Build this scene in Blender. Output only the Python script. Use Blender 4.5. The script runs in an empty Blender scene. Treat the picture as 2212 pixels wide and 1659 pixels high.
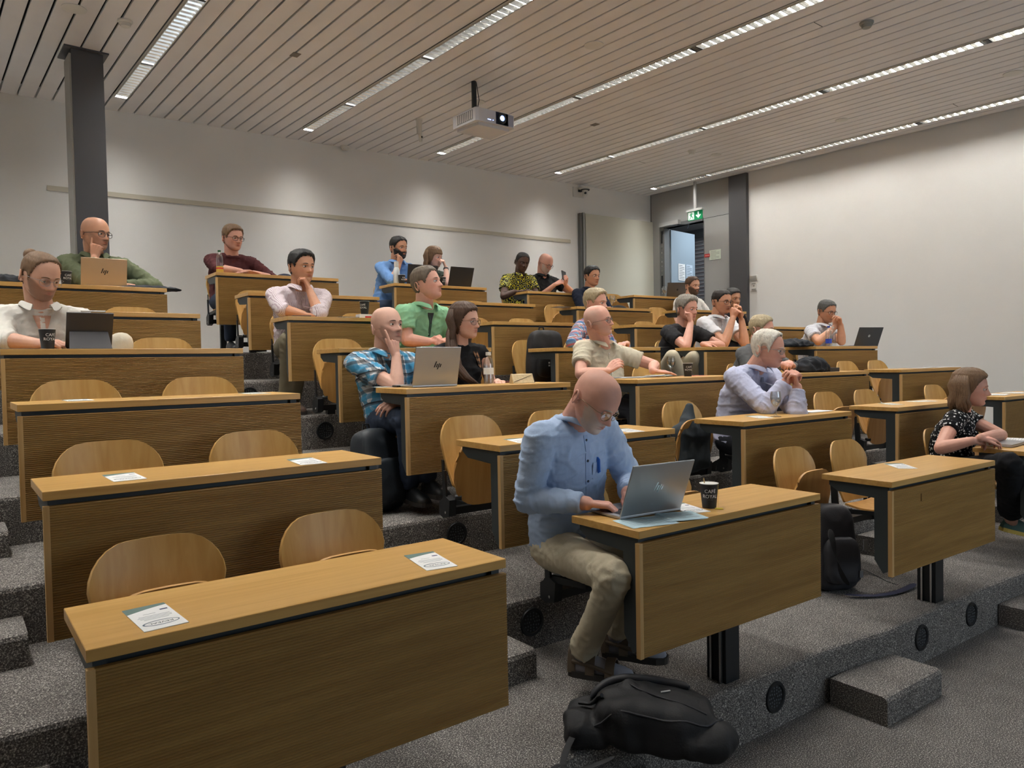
import bpy, math, random
import numpy as np
from mathutils import Vector as V, Matrix, noise
from mathutils.bvhtree import BVHTree
random.seed(7)
PI = math.pi
SC = bpy.context.scene
COL = SC.collection
# ---------------------------------------------------------------- camera
CX, CY, FPX = 1106.0, 829.5, 1609.18
TH, PITCH, ROLL = math.radians(-39.2332), math.radians(-1.63579), math.radians(-1.05143)
CAMZ = 1.634
def cam_axes():
    cp, sp, cr, sr = math.cos(PITCH), math.sin(PITCH), math.cos(ROLL), math.sin(ROLL)
    fwd, up, rt = V((0, cp, sp)), V((0, -sp, cp)), V((1, 0, 0))
    a, b = rt*cr + up*sr, -rt*sr + up*cr
    def r(v): return V((math.cos(TH)*v.x - math.sin(TH)*v.y, math.sin(TH)*v.x + math.cos(TH)*v.y, v.z))
    return r(a), r(b), r(fwd)
CA, CB, CC = cam_axes()
cam = bpy.data.cameras.new('camera'); camo = bpy.data.objects.new('camera', cam); COL.objects.link(camo)
cam.sensor_width = 36; cam.lens = FPX/2212*36; cam.clip_start = .05; cam.clip_end = 100
camo.matrix_world = Matrix(((CA.x, CB.x, -CC.x, 0), (CA.y, CB.y, -CC.y, 0), (CA.z, CB.z, -CC.z, CAMZ), (0, 0, 0, 1)))
SC.camera = camo
EYE = V((0, 0, CAMZ))
def ray(px, py): return CA*(px-CX) - CB*(py-CY) + CC*FPX
def on_plane(px, py, p, n):
    d = ray(px, py); return EYE + d*((p-EYE).dot(n)/d.dot(n))
# ---------------------------------------------------------------- world and exposure
w = bpy.data.worlds.new('world'); SC.world = w; w.use_nodes = True
w.node_tree.nodes['Background'].inputs[0].default_value = (.75, .8, .9, 1)
w.node_tree.nodes['Background'].inputs[1].default_value = .25
SC.view_settings.view_transform = 'Standard'; SC.view_settings.look = 'None'
SC.view_settings.gamma = 1; SC.view_settings.use_curve_mapping = False
SC.view_settings.exposure = 0.58
SC.cycles.max_bounces = 6; SC.cycles.diffuse_bounces = 4; SC.cycles.glossy_bounces = 3
SC.cycles.transparent_max_bounces = 8; SC.cycles.transmission_bounces = 5
SC.cycles.use_denoising = True; SC.cycles.use_adaptive_sampling = True; SC.cycles.adaptive_threshold = .02; SC.cycles.sample_clamp_indirect = 6
SC.cycles.caustics_reflective = False; SC.cycles.caustics_refractive = False
LAMP_POWER = 51.0       # watts per metre of ceiling luminaire
CEIL = CAMZ + 2.75
LAMP_X = [1.785, 3.722, 5.51, 7.447, 9.384, -.152, -2.089]
LAMP_END = [8.33, 8.23, 8.14, 8.00, 7.85, 8.4, 8.45]
LAMP_START = [2.0, 1.9, 1.9, 1.6, 1.6, 2.6, 3.2]
def area_light(name, loc, size, power, spread, col=(1, .98, .945), rot=(0, 0, 0)):
    l = bpy.data.lights.new(name, 'AREA'); l.shape = 'RECTANGLE'; l.size, l.size_y = size
    l.energy = power; l.spread = spread; l.color = col
    o = bpy.data.objects.new(name, l); o.location = loc; o.rotation_euler = rot; COL.objects.link(o); return o
for lx, e, s in zip(LAMP_X, LAMP_END, LAMP_START):
    area_light('lamp_light', (lx, (e+s)/2, CEIL+.034), (.10, e-s-.02), LAMP_POWER*(e-s)*(.88 if lx > 9 else 1), math.radians(130))
# light of the projected picture coming back from the screen behind the photographer
area_light('screen_light', (4.6, -3.35, 2.2), (3.6, 2.4), 26, math.radians(170), (.72, .86, 1.0), (math.radians(90), 0, 0))

# ---------------------------------------------------------------- materials
MATS = {}
def s2l(c):
    return tuple((x/12.92 if x <= .04045 else ((x+.055)/1.055)**2.4) for x in c)
def rgb(r, g, b): return s2l((r/255, g/255, b/255))
def mat(name, color, rough=.6, metal=0, spec=.5, bump=None, emis=None, vary=0, vscale=20, alpha=None, coat=0, vcol=False, stretch=None, trans=0, ior=1.45, grain2=None):
    if name in MATS: return MATS[name]
    m = bpy.data.materials.new(name); m.use_nodes = True; nt = m.node_tree; N = nt.nodes; Lk = nt.links
    b = N['Principled BSDF']; b.inputs['Roughness'].default_value = rough; b.inputs['Metallic'].default_value = metal
    b.inputs['Specular IOR Level'].default_value = spec; b.inputs['Base Color'].default_value = (*color, 1)
    b.inputs['Coat Weight'].default_value = coat; b.inputs['IOR'].default_value = ior
    if trans: b.inputs['Transmission Weight'].default_value = trans
    if emis:
        b.inputs['Emission Color'].default_value = (*emis[0], 1); b.inputs['Emission Strength'].default_value = emis[1]
    co = N.new('ShaderNodeTexCoord'); src = co.outputs['Object']
    if stretch:
        mp = N.new('ShaderNodeMapping'); mp.inputs['Scale'].default_value = stretch; Lk.new(src, mp.inputs[0]); src = mp.outputs[0]
    if vcol:
        at = N.new('ShaderNodeAttribute'); at.attribute_name = 'Col'; Lk.new(at.outputs['Color'], b.inputs['Base Color'])
    if vary:
        n = N.new('ShaderNodeTexNoise'); n.inputs['Scale'].default_value = vscale; n.inputs['Detail'].default_value = 4; Lk.new(src, n.inputs['Vector'])
        mx = N.new('ShaderNodeMix'); mx.data_type = 'RGBA'; mx.blend_type = 'MULTIPLY'; mx.inputs[0].default_value = 1
        rp = N.new('ShaderNodeMapRange'); rp.inputs[1].default_value = .3; rp.inputs[2].default_value = .7
        rp.inputs[3].default_value = 1-vary; rp.inputs[4].default_value = 1+vary*.6
        Lk.new(n.outputs['Fac'], rp.inputs[0]); Lk.new(rp.outputs[0], mx.inputs[7])
        if vcol: Lk.new(at.outputs['Color'], mx.inputs[6])
        else: mx.inputs[6].default_value = (*color, 1)
        Lk.new(mx.outputs[2], b.inputs['Base Color'])
    if bump:
        n2 = N.new('ShaderNodeTexNoise'); n2.inputs['Scale'].default_value = bump[0]; n2.inputs['Detail'].default_value = 3; Lk.new(src, n2.inputs['Vector'])
        bp = N.new('ShaderNodeBump'); bp.inputs['Strength'].default_value = bump[1]; bp.inputs['Distance'].default_value = bump[2]
        Lk.new(n2.outputs['Fac'], bp.inputs['Height']); Lk.new(bp.outputs[0], b.inputs['Normal'])
    MATS[name] = m; return m
def mathn(nt, op, a, b=None, c=None):
    n = nt.nodes.new('ShaderNodeMath'); n.operation = op
    for i, x in enumerate((a, b, c)):
        if x is None: continue
        if isinstance(x, (int, float)): n.inputs[i].default_value = x
        else: nt.links.new(x, n.inputs[i])
    return n.outputs[0]
def mixc(nt, fac, a, b):
    n = nt.nodes.new('ShaderNodeMix'); n.data_type = 'RGBA'
    for i, x in ((0, fac), (6, a), (7, b)):
        if isinstance(x, tuple): n.inputs[i].default_value = (*x, 1)
        elif isinstance(x, (int, float)): n.inputs[i].default_value = x
        else: nt.links.new(x, n.inputs[i])
    return n.outputs[2]
def pattern(name, kind, cols, k=1., rough=.85):
    """printed and woven cloth: plaid, stripe, dots, print"""
    m = mat(name, cols[0], rough, spec=.2, bump=(60, .25, .01)); nt = m.node_tree; N = nt.nodes; b = N['Principled BSDF']
    co = N.new('ShaderNodeTexCoord'); sp = N.new('ShaderNodeSeparateXYZ'); nt.links.new(co.outputs['Object'], sp.inputs[0])
    X, Y, Z = sp.outputs
    def band(c, per, lo, hi, off=0):
        f = mathn(nt, 'FRACT', mathn(nt, 'ADD', mathn(nt, 'MULTIPLY', c, 1/per), 50+off))
        return mathn(nt, 'MULTIPLY', mathn(nt, 'GREATER_THAN', f, lo), mathn(nt, 'LESS_THAN', f, hi))
    col = cols[0]
    if kind == 'plaid':
        D = mathn(nt, 'ADD', X, mathn(nt, 'MULTIPLY', Y, .55)); E = mathn(nt, 'ADD', Z, mathn(nt, 'MULTIPLY', Y, .25))
        for c, per, lo, hi, off, cc, f in ((D, .075*k, .0, .42, 0, cols[1], .85), (E, .085*k, .0, .38, .1, cols[1], .75),
                                         (D, .075*k, .55, .78, 0, cols[2], .7), (E, .085*k, .5, .74, .1, cols[2], .7), (D, .15*k, .88, .93, 0, cols[3], .8), (E, .17*k, .86, .9, .1, cols[3], .8)):
            col = mixc(nt, mathn(nt, 'MULTIPLY', band(c, per, lo, hi, off), f), col, cc)
    elif kind == 'stripe':
        D = mathn(nt, 'ADD', X, mathn(nt, 'MULTIPLY', Y, .4))
        col = mixc(nt, mathn(nt, 'MULTIPLY', band(D, .011*k, .0, .35), .8), col, cols[1])
    elif kind == 'dots':
        v = N.new('ShaderNodeTexVoronoi'); v.inputs['Scale'].default_value = 46*k; v.inputs['Randomness'].default_value = .8
        nt.links.new(co.outputs['Object'], v.inputs['Vector'])
        col = mixc(nt, mathn(nt, 'LESS_THAN', v.outputs['Distance'], .33), col, cols[1])
    elif kind == 'print':
        v = N.new('ShaderNodeTexVoronoi'); v.inputs['Scale'].default_value = 17*k; v.inputs['Randomness'].default_value = .45
        nt.links.new(co.outputs['Object'], v.inputs['Vector'])
        d = v.outputs['Distance']
        n = N.new('ShaderNodeTexNoise'); n.inputs['Scale'].default_value = 28; nt.links.new(co.outputs['Object'], n.inputs['Vector'])
        d = mathn(nt, 'ADD', d, mathn(nt, 'MULTIPLY', mathn(nt, 'SUBTRACT', n.outputs['Fac'], .5), .35))
        col = mixc(nt, mathn(nt, 'MULTIPLY', mathn(nt, 'GREATER_THAN', d, .27), mathn(nt, 'LESS_THAN', d, .43)), col, cols[1])
        col = mixc(nt, mathn(nt, 'LESS_THAN', d, .17), col, cols[2])
        col = mixc(nt, mathn(nt, 'GREATER_THAN', d, .62), col, cols[3])
    if not isinstance(col, tuple): nt.links.new(col, b.inputs['Base Color'])
    return m
def wood(name, c1, c2, rough, sc, axis=0, bumpy=.15, coat=0.0):
    m = mat(name, c1, rough, spec=.5, coat=coat); nt = m.node_tree; N = nt.nodes; b = N['Principled BSDF']
    co = N.new('ShaderNodeTexCoord'); mp = N.new('ShaderNodeMapping'); s = [sc*22, sc*22, sc*22]; s[axis] = sc*1.1
    mp.inputs['Scale'].default_value = s; nt.links.new(co.outputs['Object'], mp.inputs[0])
    oi = N.new('ShaderNodeObjectInfo'); ad = N.new('ShaderNodeVectorMath'); ad.operation = 'ADD'
    sc_ = N.new('ShaderNodeMath'); sc_.operation = 'MULTIPLY'; sc_.inputs[1].default_value = 40; nt.links.new(oi.outputs['Random'], sc_.inputs[0])
    nt.links.new(mp.outputs[0], ad.inputs[0]); nt.links.new(sc_.outputs[0], ad.inputs[1])
    n = N.new('ShaderNodeTexNoise'); n.inputs['Scale'].default_value = 1; n.inputs['Detail'].default_value = 6; n.inputs['Distortion'].default_value = .6
    nt.links.new(ad.outputs[0], n.inputs['Vector'])
    r = N.new('ShaderNodeMapRange'); r.inputs[1].default_value = .32; r.inputs[2].default_value = .68; nt.links.new(n.outputs['Fac'], r.inputs[0])
    nt.links.new(mixc(nt, r.outputs[0], c1, c2), b.inputs['Base Color'])
    bp = N.new('ShaderNodeBump'); bp.inputs['Strength'].default_value = bumpy; bp.inputs['Distance'].default_value = .002
    nt.links.new(n.outputs['Fac'], bp.inputs['Height']); nt.links.new(bp.outputs[0], b.inputs['Normal'])
    return m
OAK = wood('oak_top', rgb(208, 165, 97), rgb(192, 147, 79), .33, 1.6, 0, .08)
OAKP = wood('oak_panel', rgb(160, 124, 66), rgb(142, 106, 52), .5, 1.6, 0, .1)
EDGE = wood('oak_edge', rgb(206, 168, 112), rgb(190, 150, 92), .5, 1.6, 2, .1)
PLY = wood('beech_plywood', rgb(208, 168, 102), rgb(192, 148, 80), .36, 1.2, 2, .06)
PLYD = wood('beech_plywood_seat', rgb(200, 152, 88), rgb(184, 134, 70), .4, 1.2, 2, .06)
FRAME = mat('dark_grey_steel', rgb(62, 68, 70), .45, .2)
BLACK = mat('black_steel', rgb(34, 36, 38), .45, .2)
CHROME = mat('chrome', rgb(190, 190, 190), .25, 1)
SLAT = mat('ceiling_slat_paint', rgb(240, 237, 236), .45, .15, vary=.03, vscale=3)
VOID = mat('ceiling_void', rgb(20, 20, 20), .9)
WALL = mat('white_wall_paint', rgb(236, 234, 229), .9, bump=(220, .25, .003), vary=.02, vscale=2)
WALLG = mat('grey_wall_panel', rgb(160, 160, 158), .6, bump=(200, .1, .002))
CREAM = mat('cream_wall_panel', rgb(208, 206, 190), .6, bump=(160, .1, .002))
COLUMN = mat('anthracite_column', rgb(72, 72, 75), .5)
WHITE = mat('white_plastic', rgb(222, 220, 214), .45)
PAPER = mat('white_paper', rgb(232, 232, 230), .8)
INK = mat('dark_ink', rgb(60, 70, 72), .8)
RED = mat('red_print', rgb(200, 50, 50), .7)
def thin_glass(name, tint=(1, 1, 1), refl=.12, rough=.02):
    m = bpy.data.materials.new(name); m.use_nodes = True; nt = m.node_tree; N = nt.nodes; N.remove(N['Principled BSDF'])
    tr = N.new('ShaderNodeBsdfTransparent'); tr.inputs[0].default_value = (*tint, 1); gl = N.new('ShaderNodeBsdfGlossy'); gl.inputs['Roughness'].default_value = rough
    lw = N.new('ShaderNodeLayerWeight'); lw.inputs[0].default_value = .35; f = mathn(nt, 'ADD', mathn(nt, 'MULTIPLY', lw.outputs['Facing'], .55), refl)
    mx = N.new('ShaderNodeMixShader'); nt.links.new(f, mx.inputs[0]); nt.links.new(tr.outputs[0], mx.inputs[1]); nt.links.new(gl.outputs[0], mx.inputs[2]); nt.links.new(mx.outputs[0], N['Material Output'].inputs[0])
    MATS[name] = m; return m
GLASS = thin_glass('clear_glass', (.97, .98, .98), .10)
WATER = thin_glass('water', (.90, .93, .94), .08)
LETTER = mat('white_lettering', rgb(240, 240, 238), .6)
def carpet():
    m = mat('grey_flecked_carpet', rgb(96, 92, 88), .98, spec=.1); nt = m.node_tree; N = nt.nodes; b = N['Principled BSDF']
    co = N.new('ShaderNodeTexCoord')
    n = N.new('ShaderNodeTexNoise'); n.inputs['Scale'].default_value = 190; n.inputs['Detail'].default_value = 3; nt.links.new(co.outputs['Object'], n.inputs['Vector'])
    n2 = N.new('ShaderNodeTexNoise'); n2.inputs['Scale'].default_value = 7; nt.links.new(co.outputs['Object'], n2.inputs['Vector'])
    r = N.new('ShaderNodeValToRGB'); e = r.color_ramp.elements; e[0].position = .36; e[0].color = (*rgb(76, 73, 71), 1); e[1].position = .70; e[1].color = (*rgb(212, 206, 196), 1)
    x = r.color_ramp.elements.new(.54); x.color = (*rgb(118, 114, 110), 1)
    nt.links.new(n.outputs['Fac'], r.inputs[0])
    rp = N.new('ShaderNodeMapRange'); rp.inputs[1].default_value = .3; rp.inputs[2].default_value = .7; rp.inputs[3].default_value = .86; rp.inputs[4].default_value = 1.08; nt.links.new(n2.outputs['Fac'], rp.inputs[0])
    mx = N.new('ShaderNodeMix'); mx.data_type = 'RGBA'; mx.blend_type = 'MULTIPLY'; mx.inputs[0].default_value = 1
    nt.links.new(r.outputs[0], mx.inputs[6]); nt.links.new(rp.outputs[0], mx.inputs[7]); nt.links.new(mx.outputs[2], b.inputs['Base Color'])
    bp = N.new('ShaderNodeBump'); bp.inputs['Strength'].default_value = .6; bp.inputs['Distance'].default_value = .004; nt.links.new(n.outputs['Fac'], bp.inputs['Height']); nt.links.new(bp.outputs[0], b.inputs['Normal'])
    return m
CARPET = carpet()
# ---------------------------------------------------------------- mesh helpers
class MB:
    def __init__(s): s.v = []; s.f = []; s.m = []
    def add(s, vs, fs, mi=0):
        o = len(s.v); s.v += [tuple(x) for x in vs]; s.f += [tuple(i+o for i in f) for f in fs]; s.m += [mi]*len(fs); return s
    def box(s, x0, x1, y0, y1, z0, z1, mi=0, T=None):
        vs = [V((x, y, z)) for z in (z0, z1) for y in (y0, y1) for x in (x0, x1)]
        if T: vs = [T @ v for v in vs]
        return s.add(vs, [(0, 2, 3, 1), (4, 5, 7, 6), (0, 1, 5, 4), (2, 6, 7, 3), (0, 4, 6, 2), (1, 3, 7, 5)], mi)
    def prism(s, pts, z0, z1, mi=0, T=None, axis='z'):
        n = len(pts)
        def P(a, b, c): return {'z': V((a, b, c)), 'x': V((c, a, b)), 'y': V((a, c, b))}[axis]
        vs = [P(a, b, z0) for a, b in pts] + [P(a, b, z1) for a, b in pts]
        if T: vs = [T @ v for v in vs]
        return s.add(vs, [tuple(range(n))[::-1], tuple(range(n, 2*n))] + [(i, (i+1) % n, n+(i+1) % n, n+i) for i in range(n)], mi)
    def cone(s, a, b, ra, rb, n=12, mi=0, caps=True):
        a, b = V(a), V(b); d = (b-a)
        if d.length < 1e-6: d = V((0, 0, 1e-4)); b = a+d
        d.normalize(); u = d.orthogonal().normalized(); w_ = d.cross(u)
        vs = [c + (u*math.cos(2*PI*i/n) + w_*math.sin(2*PI*i/n))*r for c, r in ((a, ra), (b, rb)) for i in range(n)]
        fs = [(i, (i+1) % n, n+(i+1) % n, n+i) for i in range(n)]
        if caps: fs += [tuple(range(n))[::-1], tuple(range(n, 2*n))]
        return s.add(vs, fs, mi)
    def tube(s, pts, r, n=8, mi=0):
        pts = [V(p) for p in pts]; rs = r if isinstance(r, (list, tuple)) else [r]*len(pts)
        o = len(s.v); prev = None
        for i, p in enumerate(pts):
            d = (pts[min(i+1, len(pts)-1)] - pts[max(i-1, 0)]).normalized()
            u = (prev - d*prev.dot(d)) if prev else d.orthogonal()
            if u.length < 1e-5: u = d.orthogonal()
            u.normalize(); prev = u; w_ = d.cross(u)
            s.v += [tuple(p + (u*math.cos(2*PI*k/n) + w_*math.sin(2*PI*k/n))*rs[i]) for k in range(n)]
        fs = []
        for i in range(len(pts)-1):
            fs += [(o+i*n+k, o+i*n+(k+1) % n, o+(i+1)*n+(k+1) % n, o+(i+1)*n+k) for k in range(n)]
        fs += [tuple(range(o, o+n))[::-1], tuple(range(o+(len(pts)-1)*n, o+len(pts)*n))]
        s.f += fs; s.m += [mi]*len(fs); return s
    def sphere(s, c, r, nu=12, nv=8, mi=0, T=None):
        c = V(c); r = r if isinstance(r, (tuple, list)) else (r, r, r)
        vs = []
        for j in range(1, nv):
            t = PI*j/nv
            for i in range(nu):
                a = 2*PI*i/nu; vs.append(V((r[0]*math.sin(t)*math.cos(a), r[1]*math.sin(t)*math.sin(a), r[2]*math.cos(t))))
        vs += [V((0, 0, r[2])), V((0, 0, -r[2]))]
        vs = [(T @ v if T else v) + c for v in vs]
        fs = [(j*nu+i, (j+1)*nu+i, (j+1)*nu+(i+1) % nu, j*nu+(i+1) % nu) for j in range(nv-2) for i in range(nu)]
        a, b = (nv-1)*nu, (nv-1)*nu+1
        fs += [(a, i, (i+1) % nu) for i in range(nu)] + [(b, (nv-2)*nu+(i+1) % nu, (nv-2)*nu+i) for i in range(nu)]
        return s.add(vs, fs, mi)
    def superbox(s, c, r, e=.4, nu=24, nv=16, mi=0, T=None, taper=0):
        c = V(c); vs = []
        def pw(x, k): return math.copysign(abs(x)**k, x)
        for j in range(nv+1):
            t = PI*j/nv-PI/2
            for i in range(nu):
                a = 2*PI*i/nu; z = pw(math.sin(t), e); k = 1-taper*(z+1)/2
                v = V((r[0]*k*pw(math.cos(t), e)*pw(math.cos(a), e), r[1]*k*pw(math.cos(t), e)*pw(math.sin(a), e), r[2]*z)); vs.append((T @ (v+c)) if T else v+c)
        return s.add(vs, [(j*nu+i, j*nu+(i+1) % nu, (j+1)*nu+(i+1) % nu, (j+1)*nu+i) for j in range(nv) for i in range(nu)], mi)
    def lathe(s, prof, n=20, c=(0, 0, 0), mi=0):
        c = V(c); o = len(s.v)
        for r, z in prof: s.v += [tuple(c + V((r*math.cos(2*PI*i/n), r*math.sin(2*PI*i/n), z))) for i in range(n)]
        fs = [(o+j*n+i, o+j*n+(i+1) % n, o+(j+1)*n+(i+1) % n, o+(j+1)*n+i) for j in range(len(prof)-1) for i in range(n)]
        if prof[0][0] > 1e-4: fs.append(tuple(range(o, o+n))[::-1])
        if prof[-1][0] > 1e-4: fs.append(tuple(range(o+(len(prof)-1)*n, o+len(prof)*n)))
        s.f += fs; s.m += [mi]*len(fs); return s
    def loft(s, rings, mi=0, cap=True):
        n = len(rings[0]); o = len(s.v)
        for r in rings: s.v += [tuple(p) for p in r]
        fs = [(o+j*n+i, o+j*n+(i+1) % n, o+(j+1)*n+(i+1) % n, o+(j+1)*n+i) for j in range(len(rings)-1) for i in range(n)]
        if cap: fs += [tuple(range(o, o+n))[::-1], tuple(range(o+(len(rings)-1)*n, o+len(rings)*n))]
        s.f += fs; s.m += [mi]*len(fs); return s
    def mesh(s, name, mats, smooth=None, bevel=0):
        me = bpy.data.meshes.new(name); me.from_pydata(s.v, [], s.f)
        for m in (mats if isinstance(mats, (list, tuple)) else [mats]): me.materials.append(m)
        if any(s.m): me.polygons.foreach_set('material_index', s.m)
        me.update()
        if smooth is not None:
            me.shade_smooth()
            if smooth < 179:
                try: me.set_sharp_from_angle(angle=math.radians(smooth))
                except Exception: pass
        return me
def link(name, me, parent=None, loc=None, rot=None):
    o = bpy.data.objects.new(name, me); COL.objects.link(o)
    if parent: o.parent = parent
    if loc is not None: o.location = loc
    if rot is not None: o.rotation_euler = rot
    return o
def part(name, mb, mats, parent=None, smooth=None, loc=None, rot=None):
    return link(name, mb.mesh(name, mats, smooth), parent, loc, rot)
def tag(o, label=None, cat=None, group=None, kind=None):
    if label: o['label'] = label
    if cat: o['category'] = cat
    if group: o['group'] = group
    if kind: o['kind'] = kind
    return o
def thing(name, label, cat, loc=(0, 0, 0), rz=0, group=None, rot=None):
    o = bpy.data.objects.new(name, None); COL.objects.link(o); o.location = loc; o.rotation_euler = rot or (0, 0, rz)
    o.empty_display_size = .1
    return tag(o, label, cat, group)
def copy_tree(o, parent=None):
    c = o.copy(); COL.objects.link(c)
    if parent: c.parent = parent
    for ch in CHILD.get(o.name, []): copy_tree(ch, c)
    return c
CHILD = {}
def reg(o):
    CHILD[o.name] = [c for c in bpy.data.objects if c.parent == o]
    for c in CHILD[o.name]: reg(c)
def struct(name, mb, m, smooth=None): return tag(part(name, mb, m, None, smooth), kind='structure')
def child(o, mb, name, m, smooth=None): return part(name, mb, m, o, smooth)
def evaluated(o):
    dg = bpy.context.evaluated_depsgraph_get(); dg.update()
    return bpy.data.meshes.new_from_object(o.evaluated_get(dg))
def remesh(mb, voxel, smooth_it=3, fac=.5):
    o = link('tmp', mb.mesh('tmp', []))
    r = o.modifiers.new('r', 'REMESH'); r.mode = 'VOXEL'; r.voxel_size = voxel; r.use_smooth_shade = True
    if smooth_it:
        sm = o.modifiers.new('s', 'SMOOTH'); sm.factor = fac; sm.iterations = smooth_it
    me = evaluated(o); old = o.data; bpy.data.objects.remove(o); bpy.data.meshes.remove(old)
    return me
def text_mesh(body, size, extrude=.0004, align='CENTER', spacing=1.0):
    cu = bpy.data.curves.new('t', 'FONT'); cu.body = body; cu.size = size; cu.extrude = extrude; cu.align_x = align; cu.align_y = 'CENTER'
    cu.space_line = spacing; cu.resolution_u = 3
    o = bpy.data.objects.new('t', cu); COL.objects.link(o); me = evaluated(o); bpy.data.objects.remove(o)
    return me
# ---------------------------------------------------------------- seating plan
FL = [0, .2533, .5066, .7559, 1.0064, 1.2672, 1.5212, 1.7791]      # platform heights, index = row
DH = .743                                                            # desk height
_pl = {'L': ((-.506, 2.045), (-.525, .684), (-.029, .014), 37.489), 'M': ((.948, 3.113), (-.527, .691), (-.009, -.002), 36.056),
       'R': ((2.395, 4.092), (-.514, .753), (-.042, -.087), 35.631), 'S': ((3.853, 5.105), (-.511, .75), (-.042, .006), 34.679),
       'T': ((5.454, 6.3), (-.569, .666), (.07, .085), 34.351)}
def desk_at(c, n):
    P, Vv, A, yaw = _pl[c]; q = n-1
    x = P[0]+Vv[0]*q+A[0]*q*(q-3)*.1; y = P[1]+Vv[1]*q+A[1]*q*(q-3)*.1
    return V((math.cos(TH)*x-math.sin(TH)*y, math.sin(TH)*x+math.cos(TH)*y, FL[n])), math.radians(yaw)+TH
class Place:
    """local frame of a desk: x along it, y away from the front edge towards the seats, z above its platform"""
    def __init__(s, c, n):
        s.c, s.n = c, n; s.o, s.a = desk_at(c, n)
        s.u = V((math.cos(s.a), math.sin(s.a), 0)); s.v = V((-math.sin(s.a), math.cos(s.a), 0))
    def w(s, x, y, z=0): return s.o + s.u*x + s.v*y + V((0, 0, z))
    def loc(s, p): d = p-s.o; return V((d.dot(s.u), d.dot(s.v), d.z))
    def lp(s, px, py, dy): return s.loc(on_plane(px, py, s.w(0, dy), s.v))
    def lt(s, px, py, z=DH): return s.loc(on_plane(px, py, s.w(0, 0, z), V((0, 0, 1))))
PLACES = {(c, n): Place(c, n) for c in 'LMRST' for n in range(1, 8)}
DESKS = [('L', n) for n in range(1, 7)] + [(c, n) for c in 'MRS' for n in range(1, 8)] + [('T', n) for n in range(2, 8)]
ROWW = ['', 'front row', 'second row', 'third row', 'fourth row', 'fifth row', 'sixth row', 'back row']
COLW = {'L': 'leftmost column', 'M': 'second column from left', 'R': 'middle column', 'S': 'fourth column from left', 'T': 'rightmost column'}
CHY = {'L': .72, 'M': .75, 'R': .80, 'S': .80, 'T': .79}
# ---------------------------------------------------------------- room shell
WX0, WX1, WY0 = -3.2, 9.82, -3.5
def wall_y(x): return 8.89-.07*(x-.84)
mb = MB().box(WX0-.1, 11.5, WY0, 9.6, -.12, 0); struct('floor', mb, CARPET)
for n in range(1, 8):
    pts = []
    for c, lat in (('L', -4), ('L', .62), ('M', -.62), ('M', .62), ('R', -.62), ('R', .62), ('S', -.62), ('S', .62), ('T', -.62), ('T', 2)):
        p = PLACES[c, n].w(lat, -.005); pts.append((p.x, p.y))
    pts[0] = (WX0, pts[0][1]); pts[-1] = (WX1+.02, pts[-1][1])
    z0, z1 = FL[n-1], FL[n]; b = MB()
    bk = [(x, 9.5) for x, y in pts]
    rings = []
    prof = [(0, z0), (0, z1-.022), (.006, z1-.007), (.02, z1)]
    k = len(prof); vs = []
    for (x, y), (x2, y2) in zip(pts, bk):
        vs += [(x, y+d, z) for d, z in prof] + [(x2, y2, z1), (x2, y2, z0)]
    m_ = k+2; fs = [(i*m_+j, (i+1)*m_+j, (i+1)*m_+(j+1) % m_, i*m_+(j+1) % m_) for i in range(len(pts)-1) for j in range(m_)]
    b.add(vs, [tuple(reversed(f)) for f in fs])
    o = struct('floor', b, CARPET); o['label'] = 'grey carpeted seating platform of the '+ROWW[n]
# low half steps in the aisles, in front of each riser
gx = [('L', -.62, -1), ('L', .62, 1), ('M', .62, 1), ('R', .62, 1), ('S', .62, 1)]
blk = MB()
prof = [(0, 0), (.27, 0), (.27, .105), (.262, .122), (.245, .127), (0, .127)]
blk.prism([(-y, z) for y, z in prof], -.3, .3, axis='x')
bme = blk.mesh('half_step', CARPET)
for n in range(1, 8):
    for gi, (c, lat, sg) in enumerate(gx):
        P = PLACES[c, n]
        if gi == 0: lo = P.w(-.91, 0)
        elif gi == 1: lo = (P.w(.6, 0)+PLACES['M', n].w(-.6, 0))/2
        else:
            nx = {'M': 'R', 'R': 'S', 'S': 'T'}[c]; lo = (P.w(.6, 0)+PLACES[nx, n].w(-.6, 0))/2
        gap = .6 if gi == 0 else max(.3, (PLACES[{'L': 'M', 'M': 'R', 'R': 'S', 'S': 'T'}[c], n].w(-.6, 0)-P.w(.6, 0)).length-.04)
        o = link('half_step', bme, None, (lo.x, lo.y-.003, FL[n-1]), (0, 0, P.a)); o.scale.x = gap/.6
        aisle = ['aisle left of the leftmost desks', 'aisle between first and second desk columns', 'aisle between second and middle desk columns', 'aisle between middle and fourth desk columns', 'aisle between fourth and rightmost desk columns'][gi]
        tag(o, 'low carpeted step to the %s in the %s' % (ROWW[n], aisle), 'step', 'carpeted aisle steps')
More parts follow.
